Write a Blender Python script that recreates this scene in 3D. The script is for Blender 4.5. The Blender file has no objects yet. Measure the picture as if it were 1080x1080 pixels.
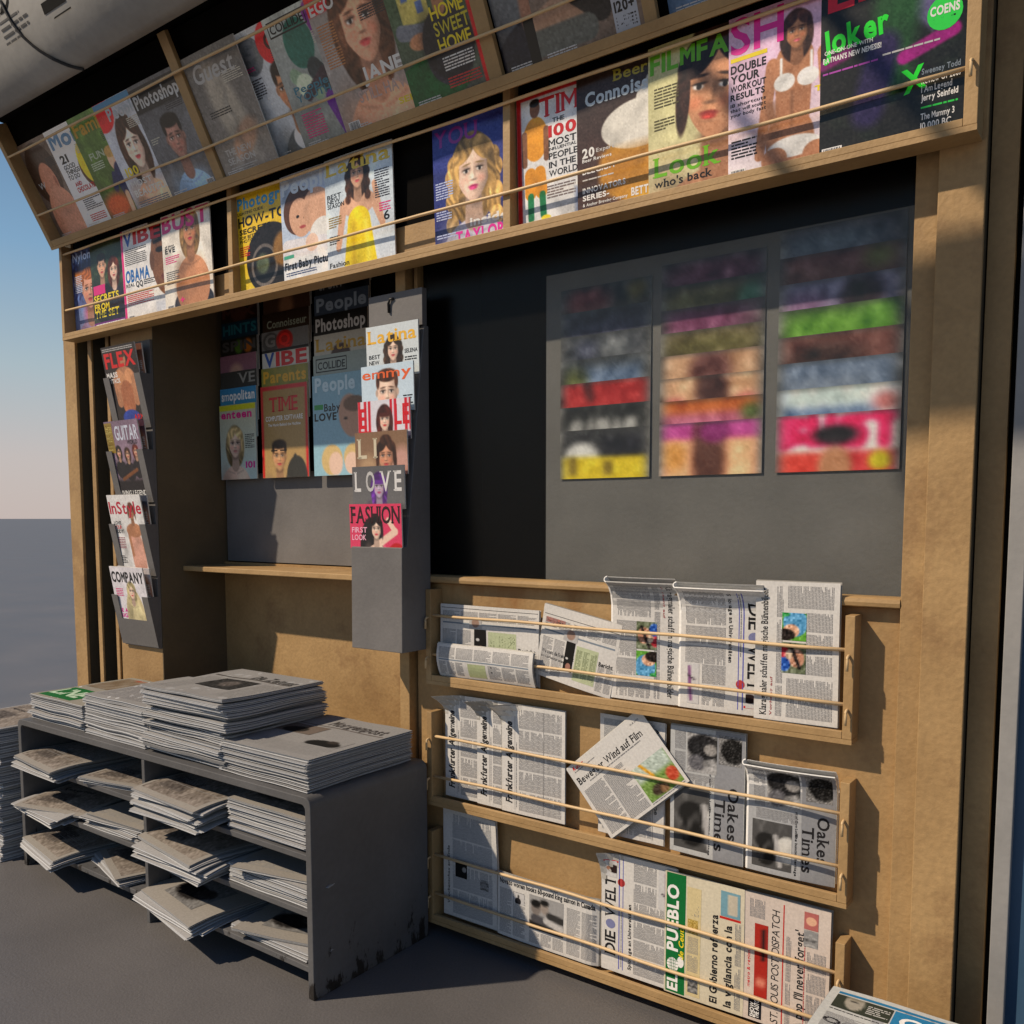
import bpy, bmesh, math, random
import numpy as np
from mathutils import Vector, Matrix

# ------------------------------------------------------------------ camera, sky, sun, exposure
S = bpy.context.scene
C = S.collection
cam_d = bpy.data.cameras.new("camera"); cam = bpy.data.objects.new("camera", cam_d); C.objects.link(cam)
cam.location = (0, -2.2164, 1.4)
cam.rotation_euler = (math.radians(90 - 4.757), 0, math.radians(35.69))
cam_d.sensor_width = 36; cam_d.lens = 36 * 927.08 / 1080
cam_d.shift_x = -0.00986; cam_d.shift_y = 0.0777
cam_d.clip_start = 0.02; cam_d.clip_end = 6000
S.camera = cam
W = bpy.data.worlds.new("World"); S.world = W; W.use_nodes = True
nt = W.node_tree; bg = nt.nodes["Background"]
sky = nt.nodes.new("ShaderNodeTexSky"); sky.sky_type = 'NISHITA'; sky.sun_disc = False
sky.sun_elevation = math.radians(43); sky.sun_rotation = math.radians(223.6)
sky.air_density = 1.0; sky.dust_density = 1.2; sky.ozone_density = 1.5
sc_ = nt.nodes.new("ShaderNodeVectorMath"); sc_.operation = 'SCALE'; sc_.inputs['Scale'].default_value = 0.35; nt.links.new(sky.outputs[0], sc_.inputs[0])
tcw = nt.nodes.new("ShaderNodeTexCoord"); spw = nt.nodes.new("ShaderNodeSeparateXYZ"); nt.links.new(tcw.outputs['Generated'], spw.inputs[0])
rp = nt.nodes.new("ShaderNodeValToRGB"); nt.links.new(spw.outputs[2], rp.inputs[0]); el = rp.color_ramp.elements
el[0].position = 0.0; el[0].color = (7.4, 6.3, 5.9, 1); el[1].position = 1.0; el[1].color = (0.35, 1.0, 2.8, 1)
for q_, c_ in ((0.06, (7.2, 6.5, 6.3, 1)), (0.15, (5.2, 6.4, 7.0, 1)), (0.26, (2.8, 4.9, 7.2, 1)), (0.46, (0.8, 1.7, 3.7, 1))):
    e_ = el.new(q_); e_.color = c_
mxw = nt.nodes.new("ShaderNodeMix"); mxw.data_type = 'RGBA'; mxw.inputs[0].default_value = 0.8
nt.links.new(sc_.outputs[0], mxw.inputs[6]); nt.links.new(rp.outputs[0], mxw.inputs[7])
nt.links.new(mxw.outputs[2], bg.inputs[0]); bg.inputs[1].default_value = 0.105
sd = bpy.data.lights.new("sun", 'SUN'); sun = bpy.data.objects.new("sun", sd); C.objects.link(sun)
sd.energy = 5.0; sd.angle = math.radians(0.9); sd.color = (1.0, 0.82, 0.62)
sun.rotation_euler = Vector((0.506, 0.531, -0.679)).to_track_quat('-Z', 'Y').to_euler()
sun.location = (-6, -6, 8)
S.view_settings.view_transform = 'Standard'; S.view_settings.look = 'None'
S.view_settings.gamma = 1.0; S.view_settings.exposure = -0.22
S.cycles.max_bounces = 6; S.cycles.diffuse_bounces = 4; S.cycles.transparent_max_bounces = 12

rnd = random.Random(7)
nr = np.random.RandomState(5)

def lin(c):
    c = np.clip(np.asarray(c, float), 0, 1)
    return np.where(c <= 0.04045, c / 12.92, ((c + 0.055) / 1.055) ** 2.4)

# ------------------------------------------------------------------ materials
def nodes(name):
    m = bpy.data.materials.new(name); m.use_nodes = True
    t = m.node_tree; return m, t, t.nodes["Principled BSDF"]
def mat(name, a, b, rough=0.7, scale=3.0, bump=0.15, bscale=60, stain=None, stain_scale=2.0, stain_lo=0.58, spec=0.4, metal=0, stretch=(1, 1, 1), grain=0.0):
    m, t, p = nodes(name); N = t.nodes.new; L = t.links.new
    tc = N("ShaderNodeTexCoord"); mp = N("ShaderNodeMapping"); mp.inputs['Scale'].default_value = stretch
    L(tc.outputs['Object'], mp.inputs[0])
    n1 = N("ShaderNodeTexNoise"); n1.inputs['Scale'].default_value = scale; n1.inputs['Detail'].default_value = 8; n1.inputs['Roughness'].default_value = 0.6
    L(mp.outputs[0], n1.inputs['Vector'])
    r = N("ShaderNodeMapRange"); r.inputs[1].default_value = 0.32; r.inputs[2].default_value = 0.68; L(n1.outputs[0], r.inputs[0])
    mx = N("ShaderNodeMix"); mx.data_type = 'RGBA'; mx.inputs[6].default_value = (*a, 1); mx.inputs[7].default_value = (*b, 1)
    L(r.outputs[0], mx.inputs[0]); out = mx.outputs[2]
    if stain:
        n2 = N("ShaderNodeTexNoise"); n2.inputs['Scale'].default_value = stain_scale; n2.inputs['Detail'].default_value = 10; n2.inputs['Roughness'].default_value = 0.7
        L(mp.outputs[0], n2.inputs['Vector'])
        r2 = N("ShaderNodeMapRange"); r2.inputs[1].default_value = stain_lo; r2.inputs[2].default_value = stain_lo + 0.1; r2.inputs[4].default_value = 0.5
        L(n2.outputs[0], r2.inputs[0])
        m2 = N("ShaderNodeMix"); m2.data_type = 'RGBA'; m2.inputs[7].default_value = (*stain, 1)
        L(out, m2.inputs[6]); L(r2.outputs[0], m2.inputs[0]); out = m2.outputs[2]
    nb = N("ShaderNodeTexNoise"); nb.inputs['Scale'].default_value = bscale; nb.inputs['Detail'].default_value = 6
    L(tc.outputs['Object'], nb.inputs['Vector'])
    if grain:
        g = N("ShaderNodeMapRange"); g.inputs[1].default_value = 0.25; g.inputs[2].default_value = 0.75
        g.inputs[3].default_value = 1 - grain; g.inputs[4].default_value = 1 + grain; L(nb.outputs[0], g.inputs[0])
        vm = N("ShaderNodeVectorMath"); vm.operation = 'SCALE'; L(out, vm.inputs[0]); L(g.outputs[0], vm.inputs['Scale']); out = vm.outputs[0]
    L(out, p.inputs['Base Color'])
    bp = N("ShaderNodeBump"); bp.inputs['Strength'].default_value = bump; bp.inputs['Distance'].default_value = 0.004
    L(nb.outputs[0], bp.inputs['Height']); L(bp.outputs[0], p.inputs['Normal'])
    rr = N("ShaderNodeMapRange"); rr.inputs[3].default_value = max(0.05, rough - 0.1); rr.inputs[4].default_value = min(1, rough + 0.12)
    L(n1.outputs[0], rr.inputs[0]); L(rr.outputs[0], p.inputs['Roughness'])
    p.inputs['Specular IOR Level'].default_value = spec; p.inputs['Metallic'].default_value = metal
    return m
def print_mat(name, rough, spec, coat=0.0, nscale=90, nbump=0.04, mott=0.05):
    m, t, p = nodes(name); N = t.nodes.new; L = t.links.new
    at = N("ShaderNodeAttribute"); at.attribute_name = "Col"
    tc = N("ShaderNodeTexCoord"); n = N("ShaderNodeTexNoise"); n.inputs['Scale'].default_value = nscale; n.inputs['Detail'].default_value = 5
    L(tc.outputs['Object'], n.inputs['Vector'])
    g = N("ShaderNodeMapRange"); g.inputs[1].default_value = 0.3; g.inputs[2].default_value = 0.7
    g.inputs[3].default_value = 1 - mott; g.inputs[4].default_value = 1 + mott; L(n.outputs[0], g.inputs[0])
    vm = N("ShaderNodeVectorMath"); vm.operation = 'SCALE'; L(at.outputs['Color'], vm.inputs[0]); L(g.outputs[0], vm.inputs['Scale'])
    L(vm.outputs[0], p.inputs['Base Color'])
    nb = N("ShaderNodeTexNoise"); nb.inputs['Scale'].default_value = 9; nb.inputs['Detail'].default_value = 3; L(tc.outputs['Object'], nb.inputs['Vector'])
    bp = N("ShaderNodeBump"); bp.inputs['Strength'].default_value = nbump; bp.inputs['Distance'].default_value = 0.02
    L(nb.outputs[0], bp.inputs['Height']); L(bp.outputs[0], p.inputs['Normal'])
    p.inputs['Roughness'].default_value = rough; p.inputs['Specular IOR Level'].default_value = spec
    return m
TAN = mat("tan_painted_board", (0.31, 0.19, 0.078), (0.46, 0.30, 0.135), 0.6, 2.6, 0.4, 70, stain=(0.22, 0.12, 0.05), stain_scale=3.0, stain_lo=0.53, grain=0.10)
TAN2 = mat("tan_rack_frame", (0.34, 0.215, 0.093), (0.45, 0.295, 0.135), 0.55, 5, 0.25, 90, stain=(0.27, 0.165, 0.075), stain_scale=9, stain_lo=0.62, grain=0.07)
RODM = mat("pale_cane_rod", (0.60, 0.42, 0.22), (0.70, 0.51, 0.28), 0.45, 12, 0.1, 120)
OLIVE = mat("olive_groove_and_shade", (0.055, 0.045, 0.028), (0.08, 0.066, 0.04), 0.7, 3, 0.2, 60)  # olive of the grooves, also shade painted onto the tan post sides
BROWNSHADE = mat("shade_brown_recess_side", (0.11, 0.085, 0.05), (0.15, 0.115, 0.065), 0.75, 3, 0.2, 60, grain=0.05)  # shade on the tan recess side, painted in as dark brown
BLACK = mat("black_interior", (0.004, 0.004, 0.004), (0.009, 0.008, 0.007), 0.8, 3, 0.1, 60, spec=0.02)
GREY = mat("grey_display_board", (0.125, 0.122, 0.122), (0.175, 0.17, 0.168), 0.65, 3.5, 0.2, 80, grain=0.05)
SHELFM = mat("worn_grey_metal", (0.078, 0.079, 0.082), (0.115, 0.116, 0.12), 0.6, 3, 0.3, 55, stain=(0.05, 0.042, 0.035), stain_scale=6, stain_lo=0.66, grain=0.07)
CANOPY = mat("pale_newsprint_canopy", (0.22, 0.22, 0.215), (0.33, 0.33, 0.32), 0.8, 2.5, 0.2, 40, stretch=(1, 1, 2), grain=0.05)
IRON = mat("dark_iron", (0.02, 0.02, 0.022), (0.035, 0.033, 0.03), 0.5, 8, 0.2, 60, metal=0.4)
PALE = mat("pale_grey_metal", (0.25, 0.25, 0.245), (0.33, 0.325, 0.315), 0.6, 4, 0.2, 50, grain=0.05)
BLUEP = mat("blue_poster", (0.035, 0.085, 0.15), (0.05, 0.11, 0.19), 0.5, 4, 0.05, 40)
MAG = print_mat("magazine_print", 0.30, 0.5)
NEWS = print_mat("newspaper_print", 0.85, 0.2, nscale=140, nbump=0.10, mott=0.09)
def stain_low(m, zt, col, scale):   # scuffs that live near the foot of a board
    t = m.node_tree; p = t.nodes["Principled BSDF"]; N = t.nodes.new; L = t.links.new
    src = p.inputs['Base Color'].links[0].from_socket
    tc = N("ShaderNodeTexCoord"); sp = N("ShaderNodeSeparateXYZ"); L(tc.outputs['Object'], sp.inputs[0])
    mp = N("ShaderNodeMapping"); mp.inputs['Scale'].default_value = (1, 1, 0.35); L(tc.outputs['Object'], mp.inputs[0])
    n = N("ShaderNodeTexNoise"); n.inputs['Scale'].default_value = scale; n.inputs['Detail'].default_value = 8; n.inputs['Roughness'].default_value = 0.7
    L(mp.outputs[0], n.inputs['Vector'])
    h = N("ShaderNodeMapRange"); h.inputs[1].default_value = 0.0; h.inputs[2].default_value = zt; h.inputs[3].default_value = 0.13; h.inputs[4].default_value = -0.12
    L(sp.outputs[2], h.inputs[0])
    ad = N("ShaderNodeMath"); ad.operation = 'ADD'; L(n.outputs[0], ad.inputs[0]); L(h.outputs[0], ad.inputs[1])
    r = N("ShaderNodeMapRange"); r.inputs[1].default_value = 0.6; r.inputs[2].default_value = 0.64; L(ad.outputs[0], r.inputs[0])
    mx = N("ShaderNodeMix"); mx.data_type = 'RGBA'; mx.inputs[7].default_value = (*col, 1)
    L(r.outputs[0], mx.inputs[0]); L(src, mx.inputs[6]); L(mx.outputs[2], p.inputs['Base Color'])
TANP = TAN.copy(); TANP.name = "tan_panel_with_drips"
def drips(m, z0, z1, col):
    t = m.node_tree; p = t.nodes["Principled BSDF"]; N = t.nodes.new; L = t.links.new
    src = p.inputs['Base Color'].links[0].from_socket
    tc = N("ShaderNodeTexCoord"); sp = N("ShaderNodeSeparateXYZ"); L(tc.outputs['Object'], sp.inputs[0])
    mp = N("ShaderNodeMapping"); mp.inputs['Scale'].default_value = (1, 1, 0.22); L(tc.outputs['Object'], mp.inputs[0])
    n = N("ShaderNodeTexNoise"); n.inputs['Scale'].default_value = 9; n.inputs['Detail'].default_value = 6; L(mp.outputs[0], n.inputs['Vector'])
    h = N("ShaderNodeMapRange"); h.inputs[1].default_value = z0; h.inputs[2].default_value = z1; h.inputs[3].default_value = -0.35; h.inputs[4].default_value = 0.10
    L(sp.outputs[2], h.inputs[0]); ad = N("ShaderNodeMath"); ad.operation = 'ADD'; L(n.outputs[0], ad.inputs[0]); L(h.outputs[0], ad.inputs[1])
    r = N("ShaderNodeMapRange"); r.inputs[1].default_value = 0.48; r.inputs[2].default_value = 0.62; r.inputs[4].default_value = 0.8; L(ad.outputs[0], r.inputs[0])
    mx = N("ShaderNodeMix"); mx.data_type = 'RGBA'; mx.inputs[7].default_value = (*col, 1); L(r.outputs[0], mx.inputs[0]); L(src, mx.inputs[6]); L(mx.outputs[2], p.inputs['Base Color'])
drips(TANP, 0.95, 1.185, (0.27, 0.13, 0.04))
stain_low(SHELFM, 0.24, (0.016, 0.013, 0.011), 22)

# ------------------------------------------------------------------ mesh helpers
def tag(o, label=None, cat=None, group=None, kind=None):
    if label: o['label'] = label
    if cat: o['category'] = cat
    if group: o['group'] = group
    if kind: o['kind'] = kind
    return o
def thing(name, label, cat, loc=(0, 0, 0), group=None):
    o = bpy.data.objects.new(name, None); C.objects.link(o); o.location = loc; o.empty_display_size = 0.05
    return tag(o, label, cat, group)
def link(name, me, parent=None, off=None):
    o = bpy.data.objects.new(name, me); C.objects.link(o)
    if off is not None: o.location = off
    if parent is not None:
        o.parent = parent
    return o
class MB:
    def __init__(s): s.v = []; s.f = []
    def box(s, x0, x1, y0, y1, z0, z1):
        b = len(s.v)
        s.v += [(x, y, z) for x in (x0, x1) for y in (y0, y1) for z in (z0, z1)]
        s.f += [tuple(b + i for i in q) for q in ((0, 1, 3, 2), (4, 6, 7, 5), (0, 4, 5, 1), (2, 3, 7, 6), (0, 2, 6, 4), (1, 5, 7, 3))]
        return s
    def prism(s, pts, x0, x1, axis='x'):
        b = len(s.v); n = len(pts)
        for x in (x0, x1):
            for p in pts:
                s.v.append((x, p[0], p[1]) if axis == 'x' else (p[0], x, p[1]))
        s.f += [tuple(b + i for i in range(n))[::-1], tuple(b + n + i for i in range(n))]
        s.f += [(b + i, b + (i + 1) % n, b + n + (i + 1) % n, b + n + i) for i in range(n)]
        return s
    def tube(s, pts, r, n=8):
        b = len(s.v); P = [Vector(p) for p in pts]
        for i, p in enumerate(P):
            d = (P[min(i + 1, len(P) - 1)] - P[max(i - 1, 0)]).normalized()
            a = d.cross(Vector((0.13, 0.31, 0.94))).normalized(); c = d.cross(a)
            for k in range(n):
                an = 2 * math.pi * k / n; s.v.append(tuple(p + r * (math.cos(an) * a + math.sin(an) * c)))
        for i in range(len(P) - 1):
            for k in range(n):
                s.f.append((b + i * n + k, b + i * n + (k + 1) % n, b + (i + 1) * n + (k + 1) % n, b + (i + 1) * n + k))
        s.f.append(tuple(b + k for k in range(n))[::-1]); s.f.append(tuple(b + (len(P) - 1) * n + k for k in range(n)))
        return s
    def build(s, name, m, parent=None, bevel=0.0, smooth=False, off=None):
        me = bpy.data.meshes.new(name); o = None
        v = s.v
        if parent is not None:
            L = parent.location; v = [(a - L[0], b - L[1], c - L[2]) for a, b, c in v]
        me.from_pydata(v, [], s.f); me.materials.append(m)
        bm = bmesh.new(); bm.from_mesh(me); bmesh.ops.recalc_face_normals(bm, faces=bm.faces); bm.to_mesh(me); bm.free()
        if smooth:
            for p in me.polygons: p.use_smooth = True
        o = link(name, me, parent)
        if bevel:
            b = o.modifiers.new("bevel", 'BEVEL'); b.width = bevel; b.segments = 2; b.limit_method = 'ANGLE'
        return o

# ------------------------------------------------------------------ lettering
GC = {}
SER = {'I': [(.5, 'tb')], 'T': [(.5, 'b')], 'L': [(.12, 't'), (.12, 'b')], 'E': [(.1, 'tb')], 'D': [(.1, 'tb')], 'P': [(.12, 'tb')], 'M': [(.08, 'tb'), (.92, 'tb')],
       'N': [(.1, 'tb'), (.9, 't')], 'H': [(.1, 'tb'), (.9, 'tb')], 'F': [(.1, 'tb')], 'R': [(.1, 'tb'), (.9, 'b')], 'A': [(.06, 'b'), (.94, 'b')], 'W': [(.07, 't'), (.93, 't')],
       'V': [(.07, 't'), (.93, 't')], 'K': [(.1, 'tb'), (.9, 'b')], 'B': [(.1, 'tb')], 'U': [(.1, 't'), (.9, 't')], 'i': [(.5, 'b')], 'l': [(.5, 'tb')], 'm': [(.08, 'b'), (.5, 'b'), (.92, 'b')],
       'n': [(.12, 'b'), (.88, 'b')], 'h': [(.12, 'tb'), (.88, 'b')], 'r': [(.2, 'b')], 'k': [(.12, 'tb'), (.85, 'b')], 'f': [(.4, 'b')], 'p': [(.15, 'b')]}
def glyph(ch, bold):
    k = (ch, bold)
    if k in GC: return GC[k]
    if ch == 'M':   # upright M with a short middle
        H_ = glyph('H', 0)[0][:, 1].max(); t = (.075, .115, .15)[bold]; w = .62; m = H_ * .22
        q = [(0, 0), (t, 0), (t, H_ - t * 1.5), (w / 2, m), (w - t, H_ - t * 1.5), (w - t, 0), (w, 0), (w, H_), (w - t * .9, H_), (w / 2, m + t * 1.9), (t * .9, H_), (0, H_)]
        F_ = [(0, 1, 2, 11), (11, 2, 10), (10, 2, 3, 9), (9, 3, 4, 8), (8, 4, 7), (4, 5, 6, 7)]
        GC[k] = (np.array(q, float), F_, w); return GC[k]
    cu = bpy.data.curves.new("g", 'FONT'); cu.body = ch; cu.resolution_u = 3; cu.offset = {0: 0, 1: 0.018, 2: 0.034}[bold] * (0.3 if ch in 'MWmw' else 1)
    ob = bpy.data.objects.new("g", cu); me = ob.to_mesh()
    n = len(me.vertices); v = np.zeros(n * 3); me.vertices.foreach_get('co', v); v = v.reshape(-1, 3)[:, :2].copy()
    f = [tuple(p.vertices) for p in me.polygons]
    ob.to_mesh_clear(); bpy.data.objects.remove(ob); bpy.data.curves.remove(cu)
    if n:
        x0 = v[:, 0].min(); v[:, 0] -= x0; w = v[:, 0].max()
    else: w = 0.25
    GC[k] = (v, f, w); return GC[k]
CAP = None
def text(s, x, y, w=None, h=0.1, col=(0, 0, 0), bold=1, serif=False, shear=0.0, gap=0.07, rot=0.0, layer=1):
    """marks for one line; baseline at (x,y), capital height h, total width w"""
    global CAP
    if CAP is None: CAP = glyph('H', 0)[0][:, 1].max()
    V = []; F = []; n = 0; cx = 0.0
    for ch in s:
        if ch == ' ': cx += 0.3; continue
        v, f, gw = glyph(ch, bold)
        if not len(v): cx += 0.3; continue
        V.append(v + [cx, 0]); F += [tuple(i + n for i in q) for q in f]; n += len(v)
        if serif and ch in SER:
            top = v[:, 1].max(); sw = 0.11 if ch not in 'mM' else 0.09
            for px, wh in SER[ch]:
                for c in wh:
                    yy = 0.0 if c == 'b' else top - 0.045
                    c0 = cx + px * gw
                    V.append(np.array([[c0 - sw, yy], [c0 + sw, yy], [c0 + sw, yy + 0.045], [c0 - sw, yy + 0.045]])); F.append((n, n + 1, n + 2, n + 3)); n += 4
        cx += gw + gap
    if not V: return []
    V = np.vstack(V); cx -= gap
    sy = h / CAP; sx = (w / cx) if w else sy
    V = V * [sx, sy]; V[:, 0] += shear * V[:, 1]
    if rot:
        a = math.radians(rot); V = V @ np.array([[math.cos(a), math.sin(a)], [-math.sin(a), math.cos(a)]])
    return [(V + [x, y], F, col, layer)]
def rect(x, y, w, h, col, layer=1):
    nx, ny = 2 + int(abs(w) / .012), 2 + int(abs(h) / .012)   # small cells, so that it follows bent paper
    X, Y = np.meshgrid(np.linspace(x, x + w, nx), np.linspace(y, y + h, ny))
    F = [(j * nx + i, j * nx + i + 1, (j + 1) * nx + i + 1, (j + 1) * nx + i) for j in range(ny - 1) for i in range(nx - 1)]
    return [(np.stack([X.ravel(), Y.ravel()], 1), F, col, layer)]
def poly(pts, col, layer=1):
    return [(np.array(pts, float), [tuple(range(len(pts)))], col, layer)]
def disc(x, y, rx, ry, col, layer=1, n=20):
    V = [(x, y)] + [(x + rx * k / 3 * math.cos(2 * math.pi * i / n), y + ry * k / 3 * math.sin(2 * math.pi * i / n)) for k in (1, 2, 3) for i in range(n)]
    F = [(0, 1 + i, 1 + (i + 1) % n) for i in range(n)] + [(1 + k * n + i, 1 + (k + 1) * n + i, 1 + (k + 1) * n + (i + 1) % n, 1 + k * n + (i + 1) % n) for k in (0, 1) for i in range(n)]
    return [(np.array(V), F, col, layer)]
def greek(x, y, w, h, lh, col, fill=0.5, seed=0, layer=1, ragged=True, words=True):
    """unreadable body copy: rows of word-sized ink bars, top row first"""
    R = random.Random(seed * 31 + 7); V = []; F = []; n = 0
    k = int(h / lh)
    for i in range(k):
        yy = y + h - (i + 1) * lh + lh * 0.2; xx = x
        end = x + w * (R.uniform(0.55, 1.0) if (ragged and R.random() < 0.25) else 1.0)
        while xx < end - 1e-4:
            ww = min(R.uniform(1.5, 6.5) * lh * 0.55 if words else w, end - xx)
            V += [(xx, yy), (xx + ww, yy), (xx + ww, yy + lh * fill), (xx, yy + lh * fill)]; F.append((n, n + 1, n + 2, n + 3)); n += 4
            xx += ww + lh * 0.3
    return [(np.array(V, float), F, col, layer)] if V else []

# ------------------------------------------------------------------ painted pictures (small colour grids printed on covers)
class Ras:
    def __init__(s, nx, ny, asp, c0, c1=None):
        s.nx, s.ny, s.asp = nx, ny, asp
        s.X, s.Y = np.meshgrid(np.linspace(0, 1, nx), np.linspace(asp, 0, ny)); s.a = np.zeros((ny, nx, 3))
        c1 = c0 if c1 is None else c1; t = (s.Y / asp)[..., None]
        s.a[:] = np.array(c1) * (1 - t) + np.array(c0) * t; s.px = 1.0 / nx
    def mask(s, m, c, al=1.0):
        m = (np.clip(m, 0, 1) * al)[..., None]; s.a = s.a * (1 - m) + np.array(c, float) * m; return s
    def ell(s, cx, cy, rx, ry, c, soft=None, rot=0, al=1.0):
        a = math.radians(rot); dx = s.X - cx; dy = s.Y - cy
        u = (dx * math.cos(a) + dy * math.sin(a)) / rx; v = (-dx * math.sin(a) + dy * math.cos(a)) / ry
        d = np.sqrt(u * u + v * v) + 1e-6; so = soft if soft is not None else s.px
        return s.mask((1 - d) * min(rx, ry) / so + 0.5, c, al)
    def rec(s, x0, y0, x1, y1, c, soft=None, al=1.0):
        so = soft if soft is not None else s.px
        m = np.minimum(np.minimum(s.X - x0, x1 - s.X), np.minimum(s.Y - y0, y1 - s.Y)) / so + 0.5
        return s.mask(m, c, al)
    def cap(s, x0, y0, x1, y1, r, c, soft=None, r1=None, al=1.0):
        dx, dy = x1 - x0, y1 - y0; t = np.clip(((s.X - x0) * dx + (s.Y - y0) * dy) / (dx * dx + dy * dy + 1e-9), 0, 1)
        d = np.hypot(s.X - x0 - t * dx, s.Y - y0 - t * dy); rr = r + ((r1 if r1 is not None else r) - r) * t
        return s.mask((rr - d) / (soft or s.px) + 0.5, c, al)
    def noise(s, amp, seed=0, blk=1):
        R = np.random.RandomState(seed); n = R.randn(s.ny // blk + 2, s.nx // blk + 2, 1); n = np.repeat(np.repeat(n, blk, 0), blk, 1)[:s.ny, :s.nx]
        s.a = np.clip(s.a + amp * n, 0, 1); return s
    def clouds(s, c, seed=0, scale=5, al=0.6):
        R = np.random.RandomState(seed); m = np.zeros((s.ny, s.nx))
        for k in range(1, 5):
            fx, fy = R.uniform(-1, 1, 2) * scale * k; m += np.sin(s.X * fx * 3 + R.uniform(0, 6) + 1.5 * np.sin(s.Y * fy * 3 + R.uniform(0, 6))) / k
        return s.mask(np.clip(m * 0.5, 0, 1), c, al)
    def blur(s, n):
        for _ in range(n):
            p = np.pad(s.a, ((1, 1), (1, 1), (0, 0)), 'edge')
            s.a = (p[:-2, 1:-1] + p[2:, 1:-1] + p[1:-1, :-2] + p[1:-1, 2:] + p[1:-1, 1:-1] * 2) / 6
        return s
SK = (0.87, 0.68, 0.56); SK2 = (0.72, 0.50, 0.36); SK3 = (0.50, 0.33, 0.22); SKP = (0.93, 0.80, 0.72)
def dk(c, k): return tuple(min(1, x * k) for x in c)
def hell(r, cx, cy, rx, ry, c, rot=0, soft=None, k=46):
    """an ellipse of hair with strands in it"""
    st = 0.78 + 0.34 * (0.5 + 0.5 * np.sin(r.X * k + 5 * np.sin(r.Y * 7 + cx * 9) + 2.2 * np.sin(r.X * 13 + r.Y * 19))) + 0.18 * np.sin(r.Y * 8 + r.X * 5)
    a = math.radians(rot); dx = r.X - cx; dy = r.Y - cy
    u = (dx * math.cos(a) + dy * math.sin(a)) / rx; v = (-dx * math.sin(a) + dy * math.cos(a)) / ry
    m = np.clip((1 - np.sqrt(u * u + v * v)) * min(rx, ry) / (soft or r.px * 1.5) + .5, 0, 1)[..., None]
    r.a = r.a * (1 - m) + np.clip(np.array(c) * st[..., None], 0, 1) * m
def person(r, cx, cy, s, skin=SK, hair=(0.22, 0.13, 0.08), style='long', wear=None, lips=(0.72, 0.25, 0.28), turn=0.0, chest=None, tilt=0, body=True):
    wear = wear or skin; X, Y = r.X, r.Y
    def rel(k): return tuple(min(1, c * k) for c in skin)
    if style in ('long', 'wavy', 'fringe'):
        hell(r, cx - 0.04 * s, cy - 0.25 * s, 1.08 * s, 1.6 * s, dk(hair, .75))
        if style == 'wavy':
            for k in range(6):
                for q in (-1, 1): hell(r, cx + q * (0.88 + 0.12 * (k % 2)) * s, cy + (0.35 - k * 0.40) * s, 0.30 * s, 0.34 * s, dk(hair, 0.85 + 0.3 * (k % 2)), k=70)
    if body:
        r.ell(cx, cy - 3.4 * s, 1.8 * s, 1.85 * s, wear, soft=.05 * s)
        r.ell(cx - 1.2 * s, cy - 3.2 * s, .6 * s, 1.5 * s, dk(wear, .72), soft=.6 * s, al=.7)
        r.ell(cx + .8 * s, cy - 2.5 * s, .6 * s, .8 * s, dk(wear, 1.2), soft=.6 * s, al=.5)
        r.cap(cx - .9 * s, cy - 1.95 * s, cx - .15 * s, cy - 2.15 * s, .04 * s, dk(wear, .7), soft=.1 * s, al=.6); r.cap(cx + .9 * s, cy - 1.95 * s, cx + .15 * s, cy - 2.15 * s, .04 * s, dk(wear, .75), soft=.1 * s, al=.6)
    if chest: r.ell(cx, cy - 2.05 * s, 0.75 * s, 0.55 * s, chest)
    r.cap(cx, cy - .7 * s, cx, cy - 1.6 * s, .34 * s, rel(.80), soft=.08 * s, r1=.42 * s)
    r.ell(cx, cy - 0.95 * s, .42 * s, .22 * s, rel(.55), soft=.18 * s, al=.75)
    # head: egg outline, rounded shading
    dx = X - cx - .10 * turn * s; dy = Y - cy; t = math.radians(tilt); dx, dy = dx * math.cos(t) + dy * math.sin(t), -dx * math.sin(t) + dy * math.cos(t)
    wd = 0.74 * s * (1 - .30 * np.clip(-dy / s, 0, 1) ** 1.6); d = np.sqrt((dx / wd) ** 2 + (dy / s) ** 2)
    m = np.clip((1 - d) * .7 * s / (r.px * 1.2) + .5, 0, 1)[..., None]
    sh = 1.10 - .34 * np.clip(dx / wd, -.4, 1) ** 2 - .16 * np.clip(dx / wd, 0, 1) - .14 * np.clip(-dy / s, 0, 1)
    col = np.clip(np.array(skin) * sh[..., None], 0, 1); r.a = r.a * (1 - m) + col * m
    def E(x, y, rx, ry, c, soft, al=1.0, rot=0):
        xx = cx + .10 * turn * s + (x * math.cos(t) - y * math.sin(t)) * s; yy = cy + (x * math.sin(t) + y * math.cos(t)) * s
        r.ell(xx, yy, rx * s, ry * s, c, soft=max(r.px, soft * s), al=al, rot=rot + tilt)
    T_ = turn * 1.0
    for q in (-1, 1):
        ex = q * 0.30 + T_
        E(ex, .08, .21, .15, rel(.66), .12, .75); E(ex - .02, .045, .125, .055, (.92, .9, .88), .03); E(ex, .045, .062, .062, (.13, .10, .09), .02)
        E(ex, .105, .155, .028, (.10, .07, .06), .03, .95, rot=-q * 4); E(ex - q * .01, .26, .18, .034, dk(hair, .7), .03, .85, rot=-q * 7)
        E(ex + q * .06, -.28, .17, .13, tuple(min(1, a_ * b_) for a_, b_ in zip(skin, (1.08, .88, .86))), .14, .5)
    E(.07 + T_, -.02, .05, .22, rel(.72), .09, .7); E(-.01 + T_ * 1.1, -.17, .055, .08, rel(1.22), .06, .7); E(T_ * 1.1 + .01, -.285, .13, .035, rel(.50), .05, .8)
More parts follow.
